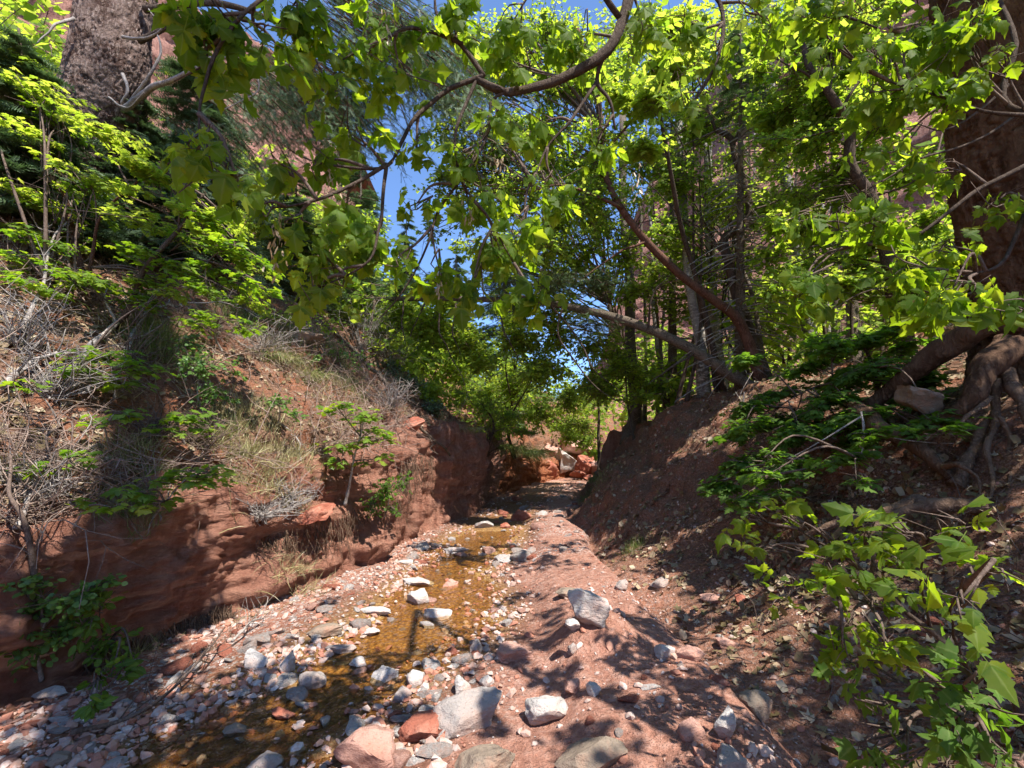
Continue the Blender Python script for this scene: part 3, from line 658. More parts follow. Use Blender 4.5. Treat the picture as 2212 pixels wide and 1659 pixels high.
# far rubble pile with the white slab
qp = hit(1215, 1015)[0]; dq = depth(qp)
for i, (px, py, w, h, mt_, lab, tl) in enumerate([
 (1222, 985, 74, 62, 'pale', "white slab leaning on the far pile of red boulders where the stream turns", .9),
 (1188, 962, 80, 54, 'pink', "red boulder at the top of the far pile behind the white slab", .2),
 (1238, 948, 90, 46, 'pink', "orange ledge boulder over the dark gap of the far pile", .1),
 (1266, 996, 56, 56, 'red', "upright rust boulder right of the far white slab", -.5),
 (1300, 1002, 64, 44, 'pink', "tan boulder at the right foot of the far pile", .2),
 (1178, 1005, 60, 46, 'red', "red boulder at the left foot of the far pile", .3),
 (1245, 1022, 44, 18, 'red', "low flat red rock in front of the far pile", .0),
 (1275, 1030, 50, 16, 'red', "dark red slab in the creek bed before the far pile", .0)]):
    boulder(px, py, w, h, mt_, lab, 940 + i, .7, 1.3, .3, tl, pt=P(px, py + h * .3, dq - .2 * i + (1 if i in (1, 2) else 0)), sink=.4)
# stones along the margins and across the bed, as copies of a dozen shapes
proto = {}
def cobble(p, n, s, mt_, label, group):
    k = int(U(0, 12)); key = (k, mt_)
    if key not in proto:
        v = rock_verts(500 + k, 3, .5 + .3 * (k % 3) / 2, 1.0 + .6 * (k % 4) / 3, 9, .05)
        o = rock_obj('stone', v, 3, mt_, (0, 0, 0)); proto[key] = o; c = o
    else: c = proto[key].copy(); SC.collection.objects.link(c)
    c.location = Vector(p + np.array([0, 0, s * .08])); c.scale = (s, s, s * U(.8, 1.2)); c.rotation_euler = (U(-.25, .25), U(-.25, .25), U(0, 6.28))
    c['label'] = {'pale': 'whitish', 'grey': 'grey', 'pink': 'pinkish', 'red': 'dark red'}[mt_] + (' larger ' if s > .07 else ' ') + label; c['category'] = 'stone'; c['group'] = group
def zone(n, x0, x1, y0, y1, smin, smax, mats, label, group, segs=(12, 13)):
    w = (TC >= segs[0]) & (TC < segs[1]) & (Cc[..., 1] > y0) & (Cc[..., 1] < y1) & (Cc[..., 0] > x0(Cc[..., 1])) & (Cc[..., 0] < x1(Cc[..., 1]))
    p, nn = sample(n, w / (1 + Cc[..., 1]**2 * .6))
    for i in range(n): cobble(p[i], nn[i], smin * (smax / smin) ** (U(0, 1)**1.7), mats[int(U(0, len(mats)))], label, group)
EDGE = lambda k: (lambda y: xwater(y) + k * hwater(y))
zone(110, lambda y: xleft(y) + .15, EDGE(-.6), 2.2, 6.8, .035, .125, ['pale', 'pale', 'grey', 'pink', 'red'], "stone on the gravel bar between the red wall and the water", "stones on the gravel bar")
zone(46, EDGE(-.7), EDGE(.75), 2.3, 7.5, .03, .09, ['pale', 'pale', 'pink', 'grey'], "stone standing out of the near sunny water", "stones in the near water")
zone(80, EDGE(.7), EDGE(1.4), 2.0, 7, .035, .12, ['pale', 'pale', 'grey', 'pink', 'red'], "stone in the loose row between the water and the path", "stones between water and path")
zone(90, lambda y: xleft(y) + .1, lambda y: xright(y), 6.5, 20, .05, .19, ['pale', 'grey', 'grey', 'pink', 'red'], "stone strewn over the far shaded creek bed", "stones in the far creek bed")
zone(60, lambda y: xright(y) - 9, lambda y: xright(y) + 1.6, 2.0, 6.5, .025, .075, ['pale', 'grey', 'pink', 'red', 'red'], "stone lying in the rubble at the foot of the right slope", "stones at the foot of the right slope", (12.75, 14.6))
# gravel (stuff)
def gravel_mat():
    m, t, o = new_mat("gravel_stone"); g = t.nodes.new("ShaderNodeNewGeometry")
    c = ramp(t, g.outputs["Random Per Island"], [(0, (.25, .08, .05)), (.28, (.34, .14, .09)), (.42, (.38, .24, .18)), (.56, (.30, .26, .235)), (.78, (.40, .36, .33)), (1, (.56, .52, .485))])
    c = mix(t, noise(t, 30, 5, .7, None, .32, .72), c, (.36, .18, .125)); prin(t, o, c, .85, bump(t, noise(t, 120, 4, .6), .4, .004), .3); return m
M['gravel'] = gravel_mat()
def gravel(name, n, w, s0, s1, sink=.25):
    p, nn = sample(n, w); mb = MB(); s = s0 * (s1 / s0)**(U(0, 1, n)**2.2)
    k = rng.integers(0, 6, n)
    for i in range(6):
        v, f = ICO[1]; r = np.random.default_rng(70 + i); tv = v.copy()
        for _ in range(7):
            a = norm(r.normal(size=3)); q = tv @ a - r.uniform(.45, .8); tv = tv - np.outer(np.clip(q, 0, None), a)
        tv = tv * np.array([1, .5 + .1 * i, .28 + .07 * i]) * (1 + .1 * r.normal(size=(len(tv), 1)))
        q = k == i; m = int(q.sum()); X = norm(np.cross(rng.normal(size=(m, 3)), nn[q])); Z = norm(nn[q] + rng.normal(size=(m, 3)) * .25); Y = np.cross(Z, X); X = np.cross(Y, Z)
        mb.inst((tv, np.array([j for g in f for j in g], np.int64), np.full(len(f), 3)), p[q] + nn[q] * (s[q] * sink)[:, None], X, Y, Z, s[q])
    return tag(mb.build(name, M['gravel'], None, False), kind='stuff')
bedw = (TC >= 12) & (TC < 13)
patch = np.clip(1.9 * vnoise(Cc * 1.4, 88) + .3, 0.02, 1.3)
bar = (Cc[..., 0] < xwater(Cc[..., 1]) - .4 * hwater(Cc[..., 1]))
midb = np.exp(-((Cc[..., 0] - xwater(Cc[..., 1]) - hwater(Cc[..., 1])) / .35)**2)
gravel("gravel", 11500, nearw * bedw * (.04 + 1.0 * bar * patch + .5 * midb), .008, .055)
gravel("slope_rubble", 9000, nearw * ((TC >= 12.88) & (TC < 17)) * (.3 + patch), .006, .032)
# ------------------------------------------------------------------ litter (stuff)
sl_ = (TC < 8.3) | (TC >= 13.1)
top = Nc[..., 2] > .35
p, nn = sample(48000, nearw * sl_ * top * np.where(TC < 9, 1.3, np.clip(TC - 12.9, .15, 1.5)) * (.25 + np.clip(vnoise(Cc * .9, 91) + .4, 0, 1)))
mb = MB(); Zr = norm(nn + rng.normal(size=nn.shape) * .45)
put_leaves(mb, 'dead', p + nn * .008, norm(np.cross(rng.normal(size=nn.shape), Zr)), Zr, U(.03, .095, len(p)))
tag(mb.build("leaf_litter", M['dead']), kind='stuff')
def sticks(name, n, w, L0, L1, r, mat, lift=.03, droopy=False):
    p, nn = sample(n, w); mb = MB()
    for i in range(n):
        L = L0 * (L1 / L0)**(U(0, 1)**1.8); d = norm(np.cross(rng.normal(size=3), nn[i]) + nn[i] * U(-.1, .45)); s = rng.normal(size=3) * L * .10
        t = np.linspace(0, 1, 5)[:, None]; a = p[i] + nn[i] * U(0, lift)
        pts = a + d * L * t + s * np.sin(t * 3.1) + nn[i] * (.0)
        rr = r * (.5 + L / L1) * U(.6, 1.3); mb.tube(pts, np.linspace(rr, rr * .35, 5), 3, 0, cap=False)
        if L > L0 * 2:
            q = pts[2]; e = norm(d + rng.normal(size=3) * .6); mb.tube(np.array([q, q + e * L * .25, q + e * L * .4 + rng.normal(size=3) * .02]), [rr * .6, rr * .4, rr * .2], 3, 0, cap=False)
    return tag(mb.build(name, M[mat]), kind='stuff')
leftw = nearw * (TC < 8.6) * (Cc[..., 1] < 14)
sticks("fallen_twigs", 7500, leftw * (.08 + np.clip(vnoise(Cc * .9, 92) + .25, 0, 1)**2), .10, .9, .0045, 'litter_wood', .12)
sticks("brown_twigs", 4500, nearw * sl_ * (Cc[..., 1] < 14), .08, .6, .003, 'twig', .05)

# ------------------------------------------------------------------ grass
BL = [T_([(-.012, 0, 0), (.012, 0, 0), (.011, .35, .03), (-.011, .35, .03), (.008, .72, .14), (-.008, .72, .14), (0, 1, .34)], [[0, 1, 2, 3], [3, 2, 4, 5], [5, 4, 6]]),
      T_([(-.015, 0, 0), (.015, 0, 0), (.013, .4, .08), (-.013, .4, .08), (.009, .7, .26), (-.009, .7, .26), (0, .85, .55)], [[0, 1, 2, 3], [3, 2, 4, 5], [5, 4, 6]])]
TPL['blade'] = BL
def tuft(px, py, wpx, hpx, n, mat, label, group=None, hang=False, dry=None, name='grass_tuft'):
    q, nn = hit(px, py); d = depth(q); W = wpx / FP * d / 2; L = hpx / FP * d * .62; n = int(n * 1.7)
    pos = q + rng.normal(size=(n, 3)) * np.array([W * .5, W * .5, .0]); pos[:, 2] = [drop(a, b)[2] - .01 if not hang else q[2] for a, b in pos[:, :2]]
    Y = np.array([0, 0, 1.0]) + rng.normal(size=(n, 3)) * .38 + (pos - q) / W * .35; Y[:, 2] = np.abs(Y[:, 2])
    if hang: Y[:, 2] = U(-1.2, .3, n); Y += np.array([.5, -.5, 0])
    Z = norm(np.cross(rng.normal(size=(n, 3)), Y)); 
    if not hang: Z[:, 2] = -abs(Z[:, 2])
    root = thing(name, label, 'grass', q, group); mb = MB(); k = n if not dry else int(n * (1 - dry))
    sz = L * U(.5, 1.1, n)
    if k: put_leaves(mb, 'blade', pos[:k], Y[:k], Z[:k], sz[:k], 0)
    if k < n: put_leaves(mb, 'blade', pos[k:], Y[k:], Z[k:], sz[k:], 1)
    mb.build('blades', [M[mat], M['dry_grass']], root)
tuft(560, 985, 200, 85, 900, 'dry_grass', "large straw coloured grass tuft in the sun on the left bank", dry=.0)
tuft(490, 950, 120, 70, 350, 'grass', "half green grass tuft beside the large straw coloured tuft", dry=.4)
tuft(640, 1000, 120, 60, 420, 'dry_grass', "straw grass spilling down the bank above the small sapling")
tuft(340, 740, 130, 90, 600, 'grass', "dark green grass tuft in the shadow under the left maples", dry=.3)
tuft(500, 690, 180, 60, 700, 'grass', "dense green grass on the dark hump below the blue green fir", dry=.1)
tuft(620, 720, 170, 55, 600, 'grass', "green grass along the shaded ridge of the left bank", dry=.2)
tuft(660, 810, 70, 60, 420, 'grass', "shaggy tuft hanging over the small ledge of the left slope", hang=True, dry=.6)
tuft(600, 770, 80, 60, 380, 'grass', "shaggy grey tuft left of the hanging one on the left slope", hang=True, dry=.6)
tuft(720, 760, 80, 50, 300, 'grass', "light green grass tuft on the ridge above the red slope", dry=.3)
tuft(760, 850, 70, 45, 260, 'grass', "half dry tuft halfway down the red slope", dry=.6)
tuft(290, 1020, 150, 80, 500, 'grass', "dull green grass in the trunk shadow on the left bank", dry=.5)
tuft(300, 1110, 120, 70, 360, 'grass', "olive grass tuft above the shaded part of the red wall", dry=.5)
tuft(30, 1010, 60, 50, 160, 'grass', "small green tuft at the left edge of the picture", dry=.2)
tuft(860, 800, 90, 50, 360, 'grass', "dry grass beside the dead twigs at the top of the ravine", dry=.7)
tuft(930, 880, 80, 36, 300, 'grass', "pale grass on the crest above the fluted wall", dry=.5)
tuft(1010, 925, 60, 30, 260, 'grass', "grass fringe on the lip of the fluted wall", hang=True, dry=.5)
tuft(1085, 965, 90, 50, 600, 'grass', "thick green grass falling over the far dark bank", hang=True, dry=.2)
tuft(1130, 975, 100, 55, 700, 'grass', "dark grass curtain at the far bend of the creek", hang=True, dry=.3)
tuft(1275, 1062, 36, 30, 240, 'grass', "bright green weed clump at the far foot of the right slope", dry=.1)
tuft(1300, 1035, 40, 26, 200, 'grass', "yellow green weeds higher on the far right slope foot", dry=.2)
tuft(1372, 1185, 60, 44, 160, 'grass', "feathery green weed on the lower right slope", dry=.1)
dg = sample(2600, leftw * (TC < 8.4) * (Cc[..., 1] < 12) * np.clip(vnoise(Cc * .7, 95), 0, 1))
mb = MB(); n = len(dg[0]); Yd = np.array([.2, -.1, .8]) + rng.normal(size=(n, 3)) * .5
put_leaves(mb, 'blade', dg[0], Yd, norm(np.cross(rng.normal(size=(n, 3)), Yd)), U(.08, .3, n)); tag(mb.build("dry_grass", M['dry_grass']), kind='stuff')
# ------------------------------------------------------------------ big trees
def up(p, z): return p + np.array([0, 0, z])
# left fir: big pinkish trunk
root = thing('fir_tree', "massive fir with pinkish furrowed bark rising behind the left maples", 'tree', P(95, 640, 6.6))
mb = MB(); c = curve(PP([(95, 640, 6.6), (115, 520, 6.6), (145, 400, 6.5), (188, 280, 6.5), (228, 160, 6.5), (252, 20, 6.6), (300, -200, 7), (400, -700, 8.5)]), 420)
r_ = np.interp(np.linspace(0, 1, 420), [0, .1, .3, .45, .6, 1], [.52, .43, .41, .45, .46, .36]); mb.tube(c, r_, 190, 0, .09, 5, True, .05, 20); mb.build('trunk', M['fir_bark'], root)
for i, (pts, a, b) in enumerate([
  ([(270, 235, 6.1), (330, 190, 5.8), (400, 165, 5.6), (445, 125, 5.5)], .045, .02), ([(270, 235, 6.1), (320, 170, 5.9), (350, 110, 5.9), (330, 60, 6)], .025, .008),
  ([(265, 80, 5.95), (310, 84, 5.7), (350, 60, 5.6), (320, 20, 5.6)], .02, .006), ([(265, 160, 5.9), (275, 190, 5.8), (262, 225, 5.8)], .022, .012),
  ([(160, 40, 6), (120, 55, 5.8), (80, 95, 5.7)], .022, .006), ([(235, 210, 5.9), (275, 235, 5.7), (310, 200, 5.6)], .012, .005),
  ([(445, 125, 5.5), (520, 130, 5.6), (560, 190, 5.7), (480, 240, 5.6)], .018, .005), ([(300, 90, 6), (420, 40, 6), (560, 60, 6.2), (640, 170, 6.4)], .04, .012),
  ([(310, 20, 6.2), (480, 10, 6.4), (620, 60, 6.8), (700, 160, 7), (760, 330, 7.2)], .05, .01), ([(310, -30, 6.4), (560, -60, 7), (760, 0, 7.4), (860, 160, 7.8)], .05, .01)]):
    mb = MB(); stem(mb, PP(pts), a, b, 8, 24, .1, i, .02); mb.build('branch', M['brown_bark'] if i > 6 else M['grey_wood'], root)
ml, mt = MB(), MB()
for px, py, dx, dy, n_ in ((380, 250, 60, 140, 26), (450, 330, 70, 150, 30), (560, 160, 130, 240, 80), (640, 120, 100, 280, 76), (720, -20, 110, 330, 56), (800, 20, 110, 330, 56), (870, 100, 60, 300, 40), (330, 420, 60, 90, 16)):
    for _ in range(int(n_ * 1.5)):                       # long drooping dark shoots
        d = U(6.5, 9); a = P(px + U(-dx, dx), py + U(-40, 60), d); L = U(.35, 1.0) * dy / FP * d; e = norm(np.array([U(.2, .75), U(-.2, .3), -1.0]))
        t = np.linspace(0, 1, 7)[:, None]; pts = a + e * L * t + np.array([.35, 0, .1]) * L * np.sin(t * 1.6) + rng.normal(size=3) * .03
        mt.tube(pts, np.linspace(.009, .003, 7), 3, 0, cap=False)
        k = int(6 + L * 9); u = U(.1, 1, k); p = np.stack([np.interp(u, t[:, 0], pts[:, j]) for j in range(3)], -1)
        put_leaves(ml, 'spray', p, e * .7 + rng.normal(size=(k, 3)) * .55, rng.normal(size=(k, 3)) + np.array([0, 0, .5]), U(.10, .26, k))
mt.build('twigs', M['dark_bark'], root); ml.build('needles', M['needle'], root)

# right big tree with exposed roots
rb = hit(2170, 830)[0]; rd_ = 4.3
root = thing('large_conifer', "huge dark conifer at the right edge standing over its bare roots", 'tree', P(2230, 860, rd_))
mb = MB(); c = curve(PP([(2255, 880, rd_), (2245, 760, rd_), (2232, 600, rd_), (2215, 430, rd_), (2185, 250, rd_), (2145, 60, rd_), (2100, -200, 4.6), (2020, -700, 6)]), 420)
r_ = np.interp(np.linspace(0, 1, 420), [0, .06, .2, .5, 1], [.62, .50, .46, .48, .35]); mb.tube(c, r_, 190, 0, .11, 8, True, .065, 14); mb.build('trunk', M['dark_bark'], root)
for i, (pts, a, b) in enumerate([
  ([(2200, 690, 4.1), (2130, 700, 4.2), (2060, 740, 4.4), (1960, 810, 4.7), (1860, 890, 5.0), (1800, 930, 5.2)], .17, .09),
  ([(2190, 740, 4.0), (2130, 800, 3.9), (2080, 880, 3.9), (2000, 930, 4.0), (1930, 965, 4.2)], .14, .05),
  ([(1850, 880, 4.7), (1900, 920, 4.3), (1970, 965, 4.0), (2030, 1010, 3.8), (2062, 1045, 3.75)], .10, .06),
  ([(2062, 1050, 3.7), (2090, 1000, 3.7), (2110, 960, 3.8), (2140, 880, 3.9)], .07, .04),
  ([(2150, 820, 3.9), (2155, 900, 3.8), (2140, 980, 3.6), (2135, 1080, 3.4)], .045, .015),
  ([(2170, 800, 3.9), (2200, 860, 3.7), (2230, 930, 3.5), (2270, 990, 3.4)], .06, .03),
  ([(2140, 860, 3.8), (2090, 900, 3.7), (2060, 930, 3.7), (2020, 930, 3.8)], .025, .008),
  ([(2160, 900, 3.7), (2185, 960, 3.6), (2175, 1030, 3.5), (2150, 1090, 3.4)], .022, .008),
  ([(2030, 1010, 3.8), (2070, 1005, 3.6), (2110, 1030, 3.5), (2120, 1080, 3.4)], .03, .01),
  ([(1990, 1080, 3.5), (1900, 1110, 3.5), (1800, 1130, 3.6), (1740, 1150, 3.7)], .06, .03),
  ([(2120, 1090, 3.3), (2020, 1090, 3.35), (1930, 1110, 3.4), (1860, 1160, 3.4)], .07, .03)]):
    q_ = [P(x, y, min(d, gd(x, y) - a * .35) if (x < 2190 and i != 0) else d) for x, y, d in pts]; mb = MB(); stem(mb, q_, a * .85, b * .6, 16, 60, .34, 20 + i, .03); mb.build('root', M['dark_bark'] if i < 3 else M['root'], root)
for i, (pts, a, b) in enumerate([
  ([(2260, 200, 3.4), (2150, 280, 3.3), (2000, 340, 3.2), (1860, 420, 3.2), (1780, 440, 3.2)], .012, .004),
  ([(2240, 120, 3.5), (2120, 240, 3.4), (2040, 280, 3.4), (1990, 270, 3.4)], .012, .003),
  ([(2140, 620, 3.8), (2040, 640, 3.5), (1900, 620, 3.3), (1800, 660, 3.2)], .009, .003)]):
    mb = MB(); stem(mb, PP(pts), a, b, 8, 30, .1, 60 + i, .02); mb.build('branch', M['brown_bark'], root)
boulder(1990, 862, 92, 66, 'brown', "rounded mossy brown rock wedged under the roots of the huge conifer", 1203, .8, 1.2, .2, .2, pt=P(1990, 862, 4.05), sink=.5, name='rock', cat='rock')

# fallen tree spanning the ravine
root = thing('fallen_tree', "long thin fallen fir bridging the ravine from the right crest to the left hill", 'fallen tree', P(1690, 880, 8.4))
mb = MB(); stem(mb, PP([(1690, 880, 8.4), (1600, 822, 8.5), (1510, 765, 8.8), (1440, 728, 9.1), (1350, 695, 9.5), (1250, 668, 10), (1150, 650, 10.5), (1000, 645, 11), (850, 645, 11.4), (740, 650, 11.6)]), .118, .05, 12, 110, .12, 4, .003)
mb.build('trunk', M['log_bark'], root)
for i, pts in enumerate([[(872, 648, 11.2), (868, 700, 11), (880, 760, 11)], [(950, 650, 11), (955, 720, 10.9), (985, 800, 10.8), (1020, 870, 10.8)], [(985, 655, 10.9), (980, 720, 10.7), (995, 770, 10.7)],
   [(1185, 655, 10.2), (1240, 720, 10), (1290, 800, 9.8), (1350, 850, 9.8)], [(1215, 660, 10.1), (1210, 740, 9.9), (1290, 830, 9.8), (1370, 900, 9.8)], [(810, 650, 11.4), (800, 720, 11.2), (825, 800, 11)],
   [(1080, 655, 10.7), (1090, 720, 10.5), (1130, 790, 10.5)], [(920, 650, 11), (900, 690, 10.9), (870, 790, 10.9)], [(1400, 712, 9.2), (1410, 640, 9), (1450, 590, 9)], [(1500, 762, 8.8), (1440, 800, 8.6), (1400, 830, 8.6)]]):
    mb = MB(); stem(mb, PP(pts), .028, .006, 6, 20, .1, i, .03); mb.build('branch', M['brown_bark'], root)
ml, mt = MB(), MB()
for b in ((950, 612, 90, 36, 11, 240), (860, 622, 70, 34, 11.5, 150), (1080, 608, 100, 44, 10.7, 280), (1190, 610, 90, 56, 10.3, 260), (1290, 610, 90, 60, 10, 240), (1120, 660, 120, 30, 10.6, 160), (1270, 700, 90, 50, 10, 170), (780, 600, 80, 50, 11.8, 180)):
    blob(ml, mt, P(*b[:2], b[4]), np.array([b[2], (b[2] + b[3]) / 2, b[3]]) / FP * b[4], b[5] * 2.2, 'farspray', .17, 'need', 8, .006)
mt.build('twigs', M['twig'], root); ml.build('needles', M['needle'], root)

# ------------------------------------------------------------------ box elder hanging over the path
def sunpt(px, py, t): return hit(px, py)[0] + SUN * t
SHADE = []  # unseen leaf clumps, added up the sun ray from each spot to darken
_k = .68
for px, py, rr, n, t in [(1700, 1000, 1.2, 420, 7), (1900, 1180, .9, 380, 6), (2100, 1050, .9, 380, 6), (1500, 1080, .8, 260, 7), (2030, 900, .9, 330, 6), (1650, 1180, .7, 240, 6),
    (1950, 1450, .7, 300, 6), (2120, 1550, .6, 260, 6), (1450, 1000, 1.0, 260, 7), (1780, 1400, .5, 130, 6), (1720, 1590, .6, 200, 6), (1750, 880, 1.2, 330, 7), (1600, 920, 1.0, 260, 8), (1500, 1200, .8, 240, 6.5), (1800, 1100, 1.0, 380, 6.5), (2000, 1280, .8, 330, 5.5), (1850, 1550, .6, 240, 5.5), (2180, 1000, .9, 300, 5), (1550, 1330, .4, 90, 6), (1400, 1120, .7, 200, 7), (1650, 1100, .9, 300, 6.5), (1600, 1480, .4, 110, 5.5), (2100, 1350, .7, 280, 5.5), (1950, 1050, .9, 300, 5.5), (180, 1600, .5, 160, 7), (60, 1500, .5, 130, 7), (180, 1440, .5, 180, 7), (330, 1440, .45, 150, 7), (420, 1300, .35, 110, 7),
    (240, 1520, .6, 240, 7), (120, 1380, .5, 170, 7), (300, 1350, .5, 200, 7), (370, 1240, .5, 150, 7), (480, 1650, .4, 130, 6), (640, 1610, .4, 120, 6), (420, 1530, .3, 60, 6), (720, 1530, .3, 70, 6),
    (385, 640, .7, 200, 8),
    (1000, 1200, .6, 170, 7), (1080, 1180, .6, 90, 7), (1160, 1220, .6, 130, 7), (940, 1185, .5, 110, 7), (1210, 1180, .7, 100, 7), (1200, 1330, .3, 50, 6), (1140, 1290, .4, 60, 6), (1330, 1180, .7, 170, 7),
    (560, 700, .9, 240, 8), (620, 660, .9, 200, 8), (200, 800, .6, 90, 8), (1230, 1060, .7, 70, 8), (1020, 1545, .15, 16, 5), (1260, 1600, .2, 22, 5), (1400, 1330, .4, 70, 6), (560, 1480, .3, 40, 6), (60, 1000, .5, 60, 8), (700, 780, .6, 90, 8), (1300, 1650, .4, 50, 6), (1450, 1480, .35, 60, 6), (1050, 1600, .22, 26, 5), (880, 1560, .3, 36, 5), (1120, 1450, .25, 26, 5), (1330, 1500, .25, 30, 5), (900, 1180, .3, 40, 6), (1250, 1420, .25, 30, 5), (700, 1300, .2, 22, 5)]:
    SHADE.append((sunpt(px, py, t), (rr, rr, rr * .8), n * 1.15 * (_k if px > 1380 else 1), t))
for _ in range(12):
    px, py = U(100, 1500), U(800, 1640); SHADE.append((sunpt(px, py, U(5, 9)), (.35, .35, .3), 26, 6))
tb = drop(3.9, -1.2)
limb = PP([(1420, -260, 2.9), (1365, -40, 2.5), (1340, 40, 2.4), (1308, 108, 2.35), (1225, 158, 2.3), (1160, 180, 2.25), (1105, 190, 2.2), (1045, 165, 2.2)])
L2 = [
 (limb, .036, .017),
 (PP([(1045, 165, 2.2), (1030, 168, 2.2), (960, 195, 2.15), (900, 250, 2.1), (865, 310, 2.05), (835, 355, 2.0), (790, 365, 1.95), (720, 355, 1.9)]), .014, .005),
 (PP([(1045, 165, 2.2), (1000, 100, 2.2), (950, 45, 2.2), (935, -40, 2.2)]), .013, .006),
 (PP([(1000, 95, 2.2), (900, 60, 2.1), (830, 85, 2.0), (740, 130, 1.95)]), .010, .004),
 (PP([(1030, 170, 2.2), (1000, 240, 2.15), (985, 300, 2.1), (995, 400, 2.1), (1060, 480, 2.1), (1110, 560, 2.1), (1150, 640, 2.1)]), .009, .003),
 (PP([(1120, 188, 2.2), (1062, 218, 2.2), (1055, 290, 2.15), (1010, 370, 2.1), (950, 450, 2.1), (920, 540, 2.05), (860, 640, 2.05), (820, 690, 2.05)]), .010, .003),
 (PP([(1308, 108, 2.35), (1290, 175, 2.4), (1315, 215, 2.4), (1330, 280, 2.4)]), .013, .006),
 (PP([(1290, 175, 2.4), (1240, 250, 2.3), (1180, 330, 2.25), (1140, 420, 2.2)]), .010, .003),
 (PP([(835, 355, 2.0), (820, 470, 1.95), (800, 560, 1.9), (690, 620, 1.85)]), .009, .003),
 (PP([(835, 355, 2.0), (760, 400, 1.9), (660, 440, 1.8), (590, 450, 1.75)]), .010, .003),
 (PP([(1340, 40, 2.4), (1250, -60, 2.3), (1100, -60, 2.2), (900, -80, 2.0), (640, -60, 1.7), (480, 0, 1.5)]), .018, .005),
 (PP([(640, -60, 1.7), (500, 60, 1.5), (440, 200, 1.45), (430, 290, 1.4)]), .008, .003),
 (PP([(1420, -260, 2.9), (1500, -80, 2.7), (1560, 20, 2.6), (1550, 130, 2.5), (1480, 250, 2.5)]), .02, .004),
 (PP([(1500, -80, 2.7), (1700, -60, 2.6), (1800, 20, 2.5), (1900, 60, 2.4)]), .02, .005)]
EB = [(460, 40, 90, 50, 1.5, 34), (420, 130, 60, 60, 1.5, 14), (560, 80, 80, 50, 1.6, 20), (640, 40, 80, 50, 1.8, 34), (430, 320, 55, 55, 1.35, 16), (510, 385, 35, 35, 1.4, 6), (570, 440, 50, 50, 1.7, 9), (600, 350, 50, 40, 1.8, 8), (640, 480, 60, 50, 1.8, 12),
      (700, 190, 60, 50, 1.9, 15), (680, 350, 60, 40, 1.9, 12), (780, 130, 70, 60, 2.0, 24), (850, 60, 90, 50, 2.1, 40), (870, 170, 80, 50, 2.1, 22), (980, 50, 80, 40, 2.2, 30), (760, 290, 60, 50, 2, 14), (900, 320, 60, 40, 2.1, 12), (1010, 340, 50, 40, 2.1, 12),
      (1100, 60, 90, 60, 2.3, 44), (1080, 260, 60, 50, 2.2, 18), (1100, 130, 60, 40, 2.3, 16), (1230, 90, 80, 60, 2.4, 34), (1180, 260, 60, 60, 2.3, 22), (1200, 400, 60, 60, 2.3, 22), (1010, 430, 50, 40, 2.15, 12), (900, 440, 40, 30, 2.1, 7), (800, 520, 70, 40, 2, 26), (860, 560, 50, 30, 2, 10),
      (1080, 540, 70, 50, 2.2, 30), (950, 590, 50, 40, 2.1, 18), (1020, 620, 50, 30, 2.1, 14), (1155, 640, 40, 50, 2.1, 24), (680, 630, 45, 40, 1.85, 14), (650, 560, 50, 40, 1.9, 12), (720, 600, 40, 40, 1.9, 8), (750, 450, 50, 50, 1.95, 14), (1290, 300, 50, 50, 2.4, 12), (1390, 60, 60, 60, 2.5, 20),
      (1480, 60, 60, 60, 2.5, 22), (1550, 110, 50, 60, 2.5, 18), (1490, 230, 50, 60, 2.5, 14), (1650, 40, 90, 50, 2.5, 26), (1800, 30, 80, 50, 2.4, 24), (1060, 420, 60, 40, 2.2, 14), (1130, 490, 50, 40, 2.2, 14)]
bex = plant('box_elder', "box elder arching over the path with a forked limb against the sky", 'tree',
      [tb, up(tb, 1.5) + [.1, .1, 0], np.array([2.6, .3, 3.9]), limb[0], ], (.05, .034), L2, EB, 'elder', 'elder', .122, 'hang', 'brown_bark', per=5, tw=.002, dens=1.35)
ml = MB(); mt = MB()
for px, py, d in ((712, 400, 1.9), (590, 530, 1.75), (705, 545, 1.9), (690, 580, 1.9), (950, 600, 2.1), (835, 60, 2.0), (640, 40, 1.8), (1075, 360, 2.2), (1375, 390, 2.4), (730, 470, 1.95), (1010, 470, 2.1), (610, 500, 1.8)):
    for _ in range(22):
        q = P(px, py, d) + rng.normal(size=3) * np.array([.018, .018, .05]); put_leaves(ml, 'seed', q[None], np.array([[U(-.5, .5), U(-.5, .5), -1.0]]), rng.normal(size=(1, 3)), np.array([U(.025, .038)]))
ml.build('seed_clusters', M['samara'], bex)
ml, mt = MB(), MB()
for c, rd, n, t in SHADE: blob(ml, mt, c, rd, n, 'far' if n > 100 else 'round', .13 if n > 100 else .10, 'any', 10, .006)
cr_ = plant('cottonwood', "unseen cottonwood behind the viewer, its crown clumps added to dapple the ravine with shade", 'tree', [drop(-1.2, -5.5), np.array([-1.4, -5.2, 5]), np.array([-.8, -4.6, 9]), np.array([-.3, -4, 13])], (.3, .12), [], [], barkm='pale_bark')
mt.build('twigs', M['twig'], cr_); ml.build('foliage', M['canopy'], cr_)

